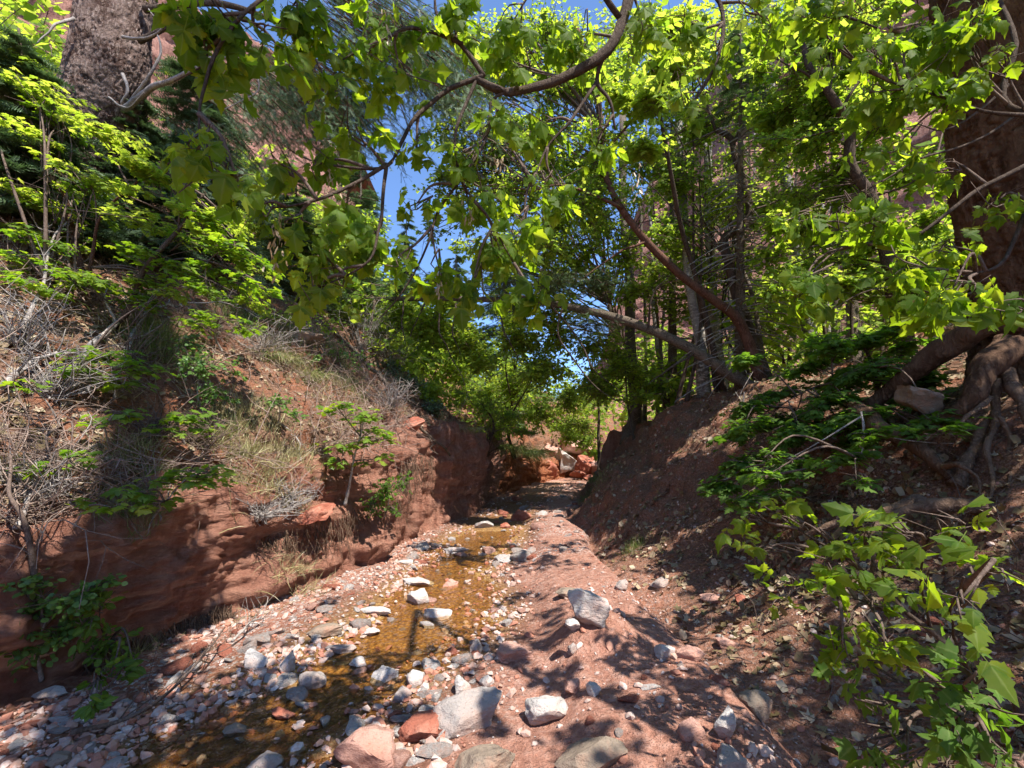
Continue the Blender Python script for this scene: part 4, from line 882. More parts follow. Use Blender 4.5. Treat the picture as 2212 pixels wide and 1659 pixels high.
cx_, cy_ = 1.45, -2.2
sc_ = thing('large_conifer', "tall conifer behind the viewer whose trunk throws the dark band across the left bank", 'tree', drop(cx_, cy_))
mb = MB(); b_ = drop(cx_, cy_); stem(mb, [b_, b_ + [0, 0, 8], b_ + [-.1, 0, 16], b_ + [-.2, 0, 26]], .34, .16, 20, 60, .08, 3); mb.build('trunk', M['dark_bark'], sc_)
ml, mt = MB(), MB()
for _ in range(26):
    h = U(19, 25); a = U(0, 6.283); L = U(.4, 1.3); q = b_ + [-.1, 0, h]; e = np.array([math.cos(a), math.sin(a), -.25]) * L
    mt.tube(curve([q, q + e], 6), np.linspace(.02, .005, 6), 4, 0); u = U(.25, 1, 34)[:, None]; put_leaves(ml, 'farspray', q + e * u + rng.normal(size=(34, 3)) * .12, e + rng.normal(size=(34, 3)) * L * .8, np.array([0, 0, 1.0]) + rng.normal(size=(34, 3)) * .4, U(.15, .3, 34))
mt.build('twigs', M['twig'], sc_); ml.build('needles', M['needle'], sc_)

# right-hand near box elder sprays
plant('box_elder', "box elder branch with large sunlit leaves in front of the huge conifer trunk", 'tree', [drop(3.9, .3), np.array([3.6, .8, 2.2]), P(2260, 250, 2.4), P(2200, 60, 2.6), P(2100, -150, 3)], (.022, .010),
      [(PP([(2230, 250, 2.4), (2120, 240, 2.4), (2000, 200, 2.5), (1860, 150, 2.6)]), .012, .004), (PP([(2230, 350, 2.4), (2100, 420, 2.4), (1960, 520, 2.4), (1830, 520, 2.5)]), .014, .004), (PP([(2230, 420, 2.2), (2170, 560, 2.1), (2080, 600, 2.1)]), .012, .004)],
      [(1900, 120, 70, 50, 2.6, 26), (1990, 60, 70, 50, 2.6, 26), (2080, 80, 60, 60, 2.5, 26), (1980, 180, 70, 50, 2.5, 30), (2060, 200, 50, 50, 2.4, 20), (1880, 200, 40, 50, 2.6, 12), (1790, 90, 20, 50, 2.6, 5), (2120, 30, 60, 40, 2.5, 16),
       (1850, 430, 60, 45, 2.4, 18), (1760, 480, 45, 40, 2.5, 14), (1740, 600, 50, 50, 2.4, 20), (1900, 480, 70, 40, 2.3, 16), (1960, 580, 80, 50, 2.1, 22), (2060, 620, 80, 60, 1.9, 24), (2040, 530, 60, 40, 2.2, 16), (2160, 430, 50, 50, 2.2, 12), (2180, 660, 50, 40, 1.8, 10), (1720, 640, 40, 30, 2.4, 8), (2170, 120, 50, 60, 2.4, 10), (1950, 300, 50, 50, 2.5, 14), (2040, 350, 40, 40, 2.5, 8)],
      'elder', 'elder', .145, 'hang', per=5, dens=1.25)
plant('box_elder_sapling', "leafy box elder sapling reaching left over the lower right slope", 'sapling', [hit(2090, 1440)[0] + np.array([0, 0, 0])] + PP([(2079, 1422, 1.95), (2011, 1361, 1.95), (1953, 1321, 1.95), (1900, 1270, 2.0), (1820, 1205, 2.1), (1700, 1130, 2.2), (1630, 1085, 2.3)]), (.014, .004),
      [(PP([(2011, 1361, 1.95), (1990, 1250, 1.8), (2010, 1150, 1.6)]), .006, .003), (PP([(1953, 1321, 1.95), (1830, 1290, 1.9), (1720, 1270, 1.9)]), .005, .002), (PP([(2079, 1422, 1.95), (2060, 1340, 1.6), (2090, 1250, 1.2)]), .006, .003)],
      [(1615, 1120, 45, 45, 2.25, 14), (1700, 1110, 50, 35, 2.2, 14), (1770, 1140, 60, 40, 2.1, 16), (1640, 1190, 30, 30, 2.2, 4), (1860, 1130, 60, 40, 2.0, 16), (1800, 1220, 60, 50, 2.0, 18), (1900, 1210, 60, 50, 1.95, 18), (1960, 1150, 70, 50, 1.6, 14), (2060, 1130, 60, 40, 1.5, 10),
       (1880, 1290, 50, 40, 1.9, 12), (1720, 1270, 40, 40, 1.9, 10), (2080, 1290, 60, 60, 1.05, 4), (1830, 1340, 30, 30, 1.9, 6), (1820, 1400, 30, 40, 1.8, 6), (1910, 1390, 40, 40, 1.75, 8), (2150, 1230, 50, 30, 1.3, 6), (1990, 1250, 60, 40, 1.6, 10)], 'elder', 'elder', .125, 'any', per=4, dens=.62, tw=.002)
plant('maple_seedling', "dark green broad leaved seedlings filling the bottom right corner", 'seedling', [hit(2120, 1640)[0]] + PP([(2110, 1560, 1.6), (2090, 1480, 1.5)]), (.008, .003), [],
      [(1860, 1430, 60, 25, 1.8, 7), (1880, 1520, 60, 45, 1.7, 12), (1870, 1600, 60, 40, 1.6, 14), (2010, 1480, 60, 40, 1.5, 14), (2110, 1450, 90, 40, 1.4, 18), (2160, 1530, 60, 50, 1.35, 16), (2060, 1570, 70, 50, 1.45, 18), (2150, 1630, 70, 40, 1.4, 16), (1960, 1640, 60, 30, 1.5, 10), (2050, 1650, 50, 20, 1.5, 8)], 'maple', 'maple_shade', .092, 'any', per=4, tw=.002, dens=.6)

# ------------------------------------------------------------------ left maples
MB_ = [(50, 150, 80, 50, 5.6, 300), (110, 215, 120, 40, 5.4, 400), (230, 290, 120, 34, 5.0, 420), (80, 300, 110, 40, 5.2, 330), (330, 370, 110, 34, 4.9, 400), (180, 380, 130, 40, 5.0, 300), (60, 420, 90, 40, 5.0, 260), (430, 460, 120, 34, 4.8, 420), (300, 480, 120, 36, 4.9, 260)]
MC_ = [(90, 520, 100, 34, 4.9, 230), (500, 540, 110, 32, 4.8, 360), (360, 570, 130, 34, 4.8, 360), (190, 600, 130, 30, 4.8, 260), (560, 620, 60, 22, 4.7, 130), (450, 630, 100, 24, 4.7, 200), (60, 610, 80, 24, 4.7, 170), (300, 650, 120, 24, 4.8, 150), (400, 520, 90, 30, 5.2, 160)]
plant('bigtooth_maple', "bright yellow green maple in flat layers in front of the pinkish fir trunk", 'tree', [hit(140, 850)[0]] + PP([(164, 750, 5.2), (184, 625, 5.2), (160, 500, 5.3), (130, 380, 5.4), (90, 230, 5.6)]), (.055, .015),
      [(PP([(184, 625, 5.2), (220, 480, 5.1), (300, 380, 5.0), (380, 350, 4.9)]), .02, .005)], MB_, 'maple', 'yellow', .092, 'flat', shear=.35, dens=.62, extra=[(0, 180, 200, 640, 4.9, 5.6, 12, 60, 70), (250, 380, 560, 660, 4.7, 5.3, 12, 50, 80)], barkm='red_bark', per=12)
plant('bigtooth_maple', "leaning maple of the left bank whose lower sprays reach towards the ravine", 'tree', [hit(184, 773)[0]] + PP([(225, 725, 5.1), (270, 678, 5.0), (317, 575, 4.9), (400, 480, 4.9), (440, 420, 4.9)]), (.05, .012),
      [(PP([(317, 575, 4.9), (420, 560, 4.8), (520, 590, 4.7), (600, 650, 4.7)]), .014, .004), (PP([(270, 678, 5), (180, 620, 4.9), (60, 600, 4.8)]), .014, .004)], MC_, 'maple', 'maple', .092, 'flat', shear=.35, dens=.62, extra=[(0, 180, 200, 640, 4.9, 5.6, 12, 60, 70), (250, 380, 560, 660, 4.7, 5.3, 12, 50, 80)], barkm='brown_bark', per=12)
plant('dead_sapling', "straight bare brown sapling stem at the far left of the slope", 'sapling', [hit(106, 790)[0]] + PP([(103, 700, 5.6), (100, 565, 5.6), (80, 400, 5.6)]), (.035, .012), [(PP([(104, 700, 5.6), (60, 660, 5.5), (0, 690, 5.3)]), .012, .003), (PP([(102, 640, 5.6), (150, 600, 5.5), (170, 560, 5.5)]), .008, .003)], [], barkm='brown_bark')

# ------------------------------------------------------------------ small plants of the left bank
def low(label, px, py, blobs, name='maple_seedling', cat='seedling', leaf='maple', mat='maple', size=.10, mode='flat', per=7, r=(.008, .003), tip=None, group=None, barkm='grey_wood', **k):
    b = hit(px, py)[0]; d = depth(b) - .15; t = tip or (blobs[0][0], blobs[0][1])
    return plant(name, label, cat, [b, (b + P(*t, d)) / 2 + rng.normal(size=3) * .03, P(*t, d)], r, [], [(x, y, rx, ry, d + U(-.1, .1), n) for x, y, rx, ry, n in blobs], leaf, mat, size, mode, barkm, group=group, per=per, **k)
low("small sunlit maple sapling standing on the left bank above the red wall", 745, 1091, [(785, 900, 60, 26, 60), (730, 880, 45, 22, 50), (820, 950, 45, 20, 44), (740, 960, 55, 18, 40), (730, 998, 22, 14, 14), (835, 985, 22, 18, 20), (790, 1000, 40, 12, 14), (800, 930, 50, 20, 34)], 'maple_sapling', 'sapling', mat='maple', size=.12, r=(.022, .006))
low("low maple seedling spreading over the lip of the shaded wall", 330, 1120, [(400, 1035, 110, 22, 80), (300, 1060, 60, 14, 30), (450, 1020, 80, 16, 40), (350, 1085, 60, 14, 22)], size=.11)
low("maple seedling in the litter beside the trunk shadow", 240, 970, [(245, 895, 70, 18, 36), (200, 910, 50, 12, 16)], size=.10)
low("lone maple seedling on the dead leaves at far left", 130, 920, [(65, 830, 30, 12, 12), (150, 990, 60, 14, 22), (120, 1010, 50, 12, 14)], size=.10)
low("two small maple shoots near the left rim of the red wall", 160, 1140, [(150, 1085, 40, 12, 14), (240, 1095, 50, 10, 14)], size=.10)
low("ferny bright green shrub halfway up the left slope", 440, 900, [(430, 790, 70, 50, 420), (470, 850, 50, 40, 260), (400, 740, 50, 30, 180), (500, 800, 30, 30, 90)], 'shrub', 'shrub', 'far', 'shrub', .045, 'any', 12, (.01, .004))
low("leafy maple shoot on the litter left of the straw coloured tuft", 400, 960, [(400, 900, 60, 22, 60), (360, 930, 50, 16, 30), (440, 930, 40, 16, 26)], size=.10)
low("green maple sprig high on the shaded hump of the left slope", 480, 760, [(470, 690, 80, 26, 90), (540, 710, 60, 20, 50), (420, 700, 50, 20, 40)], 'maple_sapling', 'sapling', size=.10, r=(.014, .005))
low("broad maple sapling below the leaning maple on the left slope", 250, 860, [(230, 770, 90, 30, 110), (300, 800, 70, 24, 70), (180, 800, 60, 20, 50), (260, 830, 60, 18, 40)], 'maple_sapling', 'sapling', size=.10, r=(.016, .005))
low("small green shrub on the ridge above the red ledge block", 740, 800, [(730, 760, 50, 30, 200), (780, 780, 40, 26, 140), (690, 770, 30, 20, 80)], 'shrub', 'shrub', 'far', 'shrub', .05, 'any', 12, (.01, .004))
low("pale green shrub cresting the ridge under the fallen tree", 640, 740, [(640, 680, 70, 34, 240), (580, 690, 50, 24, 140), (700, 700, 50, 26, 140)], 'shrub', 'shrub', 'far', 'canopy', .06, 'any', 12, (.012, .004))
low("low leafy shrub on the slope between the ferny shrub and the sapling", 600, 920, [(600, 870, 50, 26, 180), (640, 900, 36, 20, 90)], 'shrub', 'shrub', 'far', 'shrub', .045, 'any', 12, (.01, .004))
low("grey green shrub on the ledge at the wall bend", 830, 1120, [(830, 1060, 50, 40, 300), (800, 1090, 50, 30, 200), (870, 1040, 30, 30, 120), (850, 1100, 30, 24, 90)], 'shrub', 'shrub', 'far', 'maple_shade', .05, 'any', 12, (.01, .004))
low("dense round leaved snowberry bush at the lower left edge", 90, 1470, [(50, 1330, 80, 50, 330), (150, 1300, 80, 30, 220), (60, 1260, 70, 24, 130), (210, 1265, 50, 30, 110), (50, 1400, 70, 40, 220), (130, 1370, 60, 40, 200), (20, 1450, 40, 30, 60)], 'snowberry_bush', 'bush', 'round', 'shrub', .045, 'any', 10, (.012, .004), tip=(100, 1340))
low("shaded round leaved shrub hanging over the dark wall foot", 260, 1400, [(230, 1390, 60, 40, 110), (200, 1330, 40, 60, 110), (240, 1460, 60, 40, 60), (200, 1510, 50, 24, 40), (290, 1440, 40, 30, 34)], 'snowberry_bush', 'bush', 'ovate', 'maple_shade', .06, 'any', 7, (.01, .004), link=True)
def deadbranch(label, pts, r0, r1, mat='grey_wood', side=7, name='dead_branch', cat='branch'):
    pp = [hit(*q[:2])[0] + np.array([0, 0, q[2]]) for q in pts]; pp = [pp[0]] + [q if np.linalg.norm(q - pp[0]) < 4 else pp[0] + norm(q - pp[0]) * 1.2 for q in pp[1:]]; root = thing(name, label, cat, pp[0]); mb = MB(); c = stem(mb, pp, r0, r1, 8, 26, .12, int(abs(pp[0][0] * 77)), .03); mb.build('limb', M[mat], root)
    if side:
        mb = MB()
        for _ in range(side):
            s = c[int(U(6, 25))]; e = norm(norm(c[-1] - c[0]) + rng.normal(size=3) * .8) * U(.15, .6); q = s + e + rng.normal(size=3) * .05
            mb.tube(curve([s, s + e * .5 + rng.normal(size=3) * .05, q], 7), np.linspace(r1 * .9, r1 * .25, 7), 4, 0)
            mb.tube(curve([s + e * .5, s + e * .6 + rng.normal(size=3) * .12], 3), np.linspace(r1 * .5, r1 * .2, 3), 3, 0)
        mb.build('twigs', M[mat], root)
deadbranch("pale curved dead branch sprawled across the left slope", [(400, 700, .3), (470, 700, .3), (530, 715, .35), (570, 735, .3)], .012, .004, side=9)
deadbranch("thick grey dead pole propped on the left slope", [(170, 790, .02), (230, 735, .12), (300, 690, .25)], .035, .02)
deadbranch("second pale pole leaning on the left slope below the maples", [(250, 800, .02), (290, 740, .15), (330, 690, .3)], .028, .016)
deadbranch("forked white dead bough at the upper left above the litter", [(40, 740, .1), (70, 700, .35), (90, 640, .6), (150, 610, .8)], .02, .006, side=12)
deadbranch("long dead bough slanting up at the left edge", [(0, 860, .1), (60, 820, .15), (120, 800, .2)], .03, .012)
deadbranch("thin bleached stick standing out of the litter at lower left", [(30, 1160, .05), (70, 1100, .15), (130, 1030, .1)], .018, .008)
deadbranch("pair of bare stems rising through the litter at the left edge", [(80, 1310, .0), (60, 1240, .15), (20, 1190, .3), (0, 1120, .4)], .02, .008, 'twig')
deadbranch("fallen curved stick along the foot of the shaded wall", [(150, 1600, .04), (260, 1570, .04), (350, 1530, .06), (420, 1470, .1), (480, 1410, .16)], .014, .005, 'twig', 8)
deadbranch("dead log lying down the ridge of the left slope", [(690, 700, .05), (760, 760, .05), (830, 830, .06), (880, 870, .05)], .05, .03, 'log_bark', 5, 'fallen_log', 'log')
deadbranch("thin grey log lying on the crest above the fluted wall", [(880, 900, .04), (930, 950, .05), (970, 985, .02)], .035, .02, 'log_bark', 3, 'fallen_log', 'log')
deadbranch("bent grey stick halfway down the litter slope", [(600, 920, .05), (640, 960, .08), (650, 1000, .03)], .014, .006, 'grey_wood', 4)
deadbranch("pale driftwood stick on the gravel below the fallen roots", [(500, 1400, .05), (540, 1370, .1), (570, 1350, .06)], .012, .005, 'grey_wood', 6)
deadbranch("grey dead stick poking from the dirt at the crest of the right slope", [(1598, 908, .0), (1604, 900, .14), (1612, 894, .34)], .02, .009, 'grey_wood', 4)
deadbranch("broken splintered wood among the seedlings at the bottom right", [(2240, 1640, .1), (2190, 1560, .12), (2130, 1490, .1)], .03, .008, 'red_bark', 2)
def twigbush(label, px, py, w, h, n, mat='grey_wood'):
    b = hit(px, py)[0]; d = depth(b); root = thing('dead_bush', label, 'bush', b); mb = MB()
    for _ in range(n):
        e = np.array([U(-1, 1) * w, U(-.5, .5) * w, U(.2, 1) * h]) / FP * d; q = b + e; m = b + e * .5 + rng.normal(size=3) * .12 * h / FP * d
        c = curve([b + rng.normal(size=3) * .03, m, q], 9); mb.tube(c, np.linspace(.008, .002, 9), 4, 0)
        for _ in range(4):
            s = c[int(U(3, 8))]; v = rng.normal(size=3) * .2 * h / FP * d; mb.tube(curve([s, s + v * .6 + rng.normal(size=3) * .03, s + v], 4), [.003, .0025, .002, .0012], 3, 0, cap=False)
    mb.build('twigs', M[mat], root)
twigbush("grey tangle of dead twigs on the ridge under the fallen fir", 780, 760, 90, 130, 46)
twigbush("bare pale shrub behind the ridge of the left slope", 850, 800, 60, 90, 30)
twigbush("dead twiggy bush above the litter at the left edge", 50, 760, 90, 150, 34)
twigbush("thin bare bush beside the second leaning pole", 270, 800, 90, 120, 26, 'twig')
twigbush("small dead bush on the sunny litter of the left bank", 620, 1090, 90, 60, 40, 'grey_wood')
twigbush("dry twig tangle in the middle of the left slope", 420, 960, 110, 60, 34, 'twig')
twigbush("bare brush behind the right crest beside the leaning trunks", 1420, 850, 60, 40, 30, 'grey_wood')
twigbush("bleached brush pile on the far left slope under the maples", 120, 860, 150, 110, 60)
twigbush("pale dead twigs heaped at the left edge above the snowberry", 60, 1080, 110, 110, 50)
twigbush("grey dead twigs hanging over the lip of the left wall", 560, 1120, 110, 50, 50)
twigbush("bare twigs standing among the green grass of the ridge", 560, 760, 90, 80, 40)
twigbush("brown brush at the shaded middle of the left bank", 340, 940, 120, 80, 44, 'twig')
twigbush("dry grey brush beside the red ledge block on the ravine crest", 840, 880, 70, 70, 40)
# hanging roots under the wall lip
def hang_roots(label, pts, n, L0, L1, mat='root', rr=.004, out=.06):
    base = hit(*pts[0])[0]; root = thing('hanging_roots', label, 'roots', base); mb = MB()
    for _ in range(n):
        i = int(U(0, len(pts) - 1)); u = U(0, 1); px = pts[i][0] * (1 - u) + pts[i + 1][0] * u; py = pts[i][1] * (1 - u) + pts[i + 1][1] * u
        s = hit(px + U(-12, 12), py + U(-14, 14))[0] + np.array([.03, -.03, 0]); L = U(L0, L1)
        q = [s, s + np.array([out * U(0, 1), -out * U(0, 1), -L * .4]) + rng.normal(size=3) * .02, s + np.array([out * U(0, 2), -out * U(0, 1), -L]) + rng.normal(size=3) * .05]
        mb.tube(curve(q, 8, .06, int(U(0, 999))), np.linspace(rr * U(.5, 1.6), rr * .3, 8), 4, 0, cap=False)
    mb.build('fibres', M[mat], root)
hang_roots("curtain of fine brown roots under the shaded lip of the left wall", [(200, 1400), (330, 1380), (420, 1340), (500, 1310)], 420, .15, .55, 'root', .006)
hang_roots("matted roots spilling onto the gravel at the wall foot", [(400, 1430), (450, 1400), (510, 1350)], 200, .1, .35, 'root', .005, .15)
hang_roots("tangled roots dropping from the bank at the bottom left corner", [(30, 1540), (80, 1530), (130, 1530)], 180, .2, .5, 'root', .004)
hang_roots("reddish roots trailing down the sunlit left wall", [(560, 1180), (640, 1150), (760, 1110), (850, 1080)], 200, .1, .5, 'root', .0035)
hang_roots("pale root strands on the near end of the fluted wall", [(850, 1060), (880, 1000), (930, 990)], 120, .15, .7, 'root', .005)
# sandstone ledges in the wall
for i, (px, py, w, h, mt_, lab) in enumerate([(660, 1098, 130, 34, 'red', "thin layered red ledge jutting under the dry grass above the wall"),
     (880, 905, 90, 50, 'red', "squared dark red block on the crest beside the thin grey log"), (830, 745, 60, 30, 'brown', "weathered stump of red earth overhanging the ridge"), (640, 720, 110, 40, 'brown', "dark crumbling earth ledge on the left ridge")]):
    boulder(px, py, w, h, mt_, lab, 1300 + i, .5, 1.5, .3, -.25, 'rock_ledge', 'rock ledge', sink=.6)

# ------------------------------------------------------------------ right bank plants
RB = [(1960, 700, 90, 24, 5.2, 150), (1850, 740, 110, 26, 5.4, 210), (1750, 790, 100, 26, 5.8, 210), (1880, 800, 110, 28, 5.0, 220), (1680, 850, 90, 26, 5.8, 200), (1780, 870, 110, 30, 5.0, 230), (1620, 930, 80, 26, 5.6, 170), (1730, 940, 100, 30, 4.8, 210), (1850, 900, 90, 28, 4.6, 150)]
RC = [(1600, 1000, 90, 26, 5.0, 180), (1700, 1010, 100, 28, 4.5, 190), (1560, 1050, 70, 22, 4.9, 110), (1820, 990, 80, 24, 4.0, 80), (1880, 940, 60, 20, 3.8, 46), (1680, 1070, 70, 20, 4.3, 60), (1620, 1080, 60, 18, 4.5, 50), (1650, 990, 40, 24, 3.6, 14), (1850, 1040, 50, 20, 3.6, 20), (2050, 930, 60, 18, 3.4, 10), (1650, 1030, 30, 16, 3.4, 5)]
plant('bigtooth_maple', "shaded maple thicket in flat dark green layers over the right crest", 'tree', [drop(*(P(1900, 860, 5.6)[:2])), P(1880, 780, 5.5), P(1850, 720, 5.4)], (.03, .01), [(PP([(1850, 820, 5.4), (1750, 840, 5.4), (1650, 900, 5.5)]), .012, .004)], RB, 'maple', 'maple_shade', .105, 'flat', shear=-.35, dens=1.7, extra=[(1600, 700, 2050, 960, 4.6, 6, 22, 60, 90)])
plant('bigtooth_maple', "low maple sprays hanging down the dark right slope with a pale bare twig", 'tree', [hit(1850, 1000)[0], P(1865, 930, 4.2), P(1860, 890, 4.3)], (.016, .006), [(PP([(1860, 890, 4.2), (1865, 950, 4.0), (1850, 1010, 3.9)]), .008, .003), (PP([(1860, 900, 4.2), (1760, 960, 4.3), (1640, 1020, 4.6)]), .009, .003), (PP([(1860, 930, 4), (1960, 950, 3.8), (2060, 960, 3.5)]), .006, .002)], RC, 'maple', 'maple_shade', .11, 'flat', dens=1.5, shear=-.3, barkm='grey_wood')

# ------------------------------------------------------------------ leaning trunks and canopy of the right side
def base_at(px, py, d): q = P(px, py, d); g = drop(q[0], q[1]); return g if g[2] < q[2] + 1.5 else q
def tall(label, trunk, r, limbs, blobs, name='cottonwood', cat='tree', leaf='far', mat='canopy', size=.10, mode='any', barkm='brown_bark', group=None, per=14, **k):
    tr = PP(trunk); g = drop(tr[0][0], tr[0][1]); 
    if abs(g[2] - tr[0][2]) < 3: tr = [np.array([tr[0][0], tr[0][1], min(g[2], tr[0][2])])] + (tr[1:] if g[2] < tr[0][2] + .2 else tr[1:])
    return plant(name, label, cat, tr, r, [(PP(a), b, c) for a, b, c in limbs], blobs, leaf, mat, size, mode, barkm, group=group, per=per, tw=.006, **{'dens': 2.4, **k})
tall("reddish brown trunk leaning far left over the ravine from the right crest", [(1640, 760, 8.4), (1600, 700, 8.4), (1550, 650, 8.3), (1480, 590, 8.2), (1400, 520, 8.0), (1345, 450, 7.9), (1318, 390, 7.9), (1305, 330, 7.9), (1290, 200, 8), (1250, 60, 8.2)], (.095, .035),
   [([(1345, 450, 7.9), (1280, 420, 7.8), (1200, 400, 7.7), (1130, 420, 7.6)], .035, .01), ([(1400, 520, 8), (1330, 550, 7.8), (1260, 600, 7.7)], .025, .008), ([(1305, 330, 7.9), (1380, 240, 7.8), (1420, 140, 7.8)], .03, .01)],
   [(1180, 330, 110, 70, 8, 620), (1060, 300, 90, 70, 8.4, 420), (1120, 430, 110, 60, 8, 560), (1260, 440, 100, 60, 8, 520), (1010, 470, 70, 50, 8.6, 240), (1180, 530, 100, 50, 8.2, 420), (1290, 300, 90, 60, 8, 420), (1200, 200, 100, 70, 8.4, 520), (1330, 150, 90, 80, 8.6, 460), (1180, 80, 110, 70, 8.8, 420), (1060, 180, 60, 60, 9, 180), (930, 500, 50, 40, 9, 120)], mat='canopy', barkm='red_bark', size=.085, flare=.2, dens=1.9, extra=[(960, 60, 1300, 430, 8, 9.8, 50, 68, 190)])
tall("crooked s shaped trunk rising from the cluster on the right crest", [(1650, 770, 8.8), (1620, 720, 8.9), (1590, 640, 9), (1573, 563, 9), (1565, 518, 9), (1605, 492, 9), (1617, 458, 9), (1602, 400, 9), (1583, 340, 9), (1575, 300, 9), (1545, 283, 9)], (.11, .05),
   [([(1583, 310, 9), (1610, 270, 9), (1635, 230, 9), (1665, 160, 9), (1690, 60, 9)], .05, .02), ([(1545, 283, 9), (1520, 200, 9), (1480, 100, 9)], .03, .01), ([(1617, 458, 9), (1700, 420, 9), (1760, 360, 9)], .025, .008)],
   [(1480, 120, 100, 80, 9.2, 560), (1600, 90, 110, 80, 9.4, 620), (1500, 250, 90, 70, 9.4, 460), (1620, 240, 90, 70, 9.5, 460), (1470, 380, 90, 60, 9.5, 460), (1560, 420, 90, 60, 9.6, 380), (1690, 330, 90, 70, 9.6, 460), (1450, 490, 80, 50, 9.8, 300), (1680, 460, 90, 50, 9.8, 340), (1380, 350, 70, 60, 9.5, 300), (1600, 560, 80, 40, 10, 220)], mat='canopy', size=.09, extra=[(1280, 0, 1780, 640, 9.2, 11.5, 32, 80, 230)])
tall("dark stem curving up behind the right maple thicket into the upper right canopy", [(1950, 700, 6.8), (1925, 600, 6.8), (1900, 500, 6.8), (1880, 425, 6.8), (1840, 360, 6.8), (1838, 290, 6.8), (1822, 250, 6.8), (1788, 195, 6.8), (1745, 140, 6.8), (1733, 60, 7)], (.10, .04),
   [([(1822, 250, 6.8), (1826, 219, 6.8), (1890, 120, 6.8), (1950, 20, 7)], .03, .01), ([(1788, 195, 6.8), (1740, 160, 6.7), (1680, 130, 6.7)], .025, .008), ([(1880, 425, 6.8), (1960, 400, 6.6), (2050, 330, 6.5)], .02, .006)],
   [(1740, 60, 100, 60, 7.2, 420), (1860, 60, 100, 60, 7.2, 380), (1780, 250, 90, 60, 7.2, 360), (1900, 260, 90, 70, 7, 360), (1960, 380, 90, 60, 6.8, 320), (1820, 380, 90, 60, 7.4, 360), (1760, 500, 90, 50, 7.6, 300), (1900, 520, 100, 50, 7, 320), (1840, 620, 110, 40, 7, 300), (1980, 620, 90, 40, 6.6, 220), (2020, 480, 60, 60, 6.6, 180), (1990, 150, 80, 70, 7.4, 260)], mat='canopy', leaf='round', size=.085, barkm='brown_bark', extra=[(1640, 0, 2090, 660, 6.8, 8.6, 46, 80, 150)])
tall("pale slim aspen trunk running up through the right canopy", [(1750, 720, 11), (1742, 660, 11), (1713, 546, 11), (1699, 427, 11), (1682, 341, 11), (1668, 246, 11), (1661, 181, 11), (1655, 40, 11), (1650, -100, 11)], (.14, .10), [], [(1640, 20, 110, 60, 11, 300), (1750, 150, 90, 70, 11.4, 300), (1720, 620, 80, 40, 11.6, 160)], 'aspen', mat='canopy', barkm='pale_bark')
tall("sunlit bright green maple crown in the middle of the right canopy", [(1560, 800, 9.6), (1500, 600, 9.2), (1450, 400, 8.4), (1420, 250, 7.8), (1400, 120, 7.6)], (.06, .02), [], [(1400, 220, 70, 50, 7.4, 240), (1440, 150, 80, 50, 7.4, 260), (1470, 60, 80, 50, 7.4, 260), (1390, 320, 60, 40, 7.6, 160), (1340, 200, 40, 40, 7.5, 80)], 'bigtooth_maple', leaf='maple', mat='yellow', size=.12, mode='flat', per=10)
for lab, tr, r in [("dark straight fir trunk standing left of the pale trunk on the right crest", [(1521, 858, 9.6), (1512, 740, 9.6), (1492, 627, 9.8), (1480, 500, 10), (1470, 300, 10.4), (1465, 60, 11)], (.13, .07)),
    ("pale scaly trunk brightly lit behind the leaning red trunk", [(1560, 838, 11), (1550, 760, 11), (1540, 660, 11), (1535, 520, 11.2), (1530, 300, 11.4)], (.16, .1)),
    ("scaly grey trunk at the left end of the right crest above its bare roots", [(1357, 965, 13), (1372, 880, 13.2), (1366, 760, 13.4), (1358, 620, 13.6), (1350, 480, 14), (1345, 250, 14.5)], (.2, .12)),
    ("thin pale trunk between the scaly grey trunk and the fir", [(1440, 860, 13), (1425, 790, 13), (1415, 740, 13), (1408, 600, 13.4), (1400, 420, 14)], (.08, .05)),
    ("thin dark trunk right beside the scaly grey trunk", [(1392, 900, 14), (1396, 760, 14), (1392, 620, 14), (1385, 440, 14.5)], (.06, .04)),
    ("grey trunk glimpsed behind the right maple thicket", [(1840, 730, 12), (1836, 660, 12), (1828, 560, 12), (1810, 350, 12.5)], (.16, .12)),
    ("slim upright stem inside the cluster of the right crest", [(1650, 760, 9), (1625, 640, 9.2), (1590, 540, 9.4), (1560, 430, 9.6)], (.05, .03))]:
    tall(lab, tr, r, [], [], 'fir_tree' if 'fir' in lab or 'scaly' in lab else 'tree', barkm='pale_bark' if 'pale' in lab else 'log_bark', flare=.3)
for k in range(9):
    px = U(1410, 1840); d = U(11, 16); yb = np.interp(px, [1330, 1560, 1850], [930, 830, 740]); lean = U(-50, 30)
    tall("slender bare trunk among the crowd of thin stems behind the right crest", [(px, yb, d), (px + lean * .4, yb - 250, d), (px + lean * .7 + U(-25, 25), yb - 460, d + .3), (px + lean + U(-40, 40), yb - U(600, 1000), d + .8)], (U(.03, .06), .015), [([(px + lean * .4, yb - 260, d), (px + lean * .4 + U(-90, 90), yb - 330, d), (px + lean * .4 + U(-150, 150), yb - 350, d)], .02, .005)], [], 'tree', barkm=['pale_bark', 'log_bark', 'brown_bark'][k % 3], group="slender trunks behind the right crest")
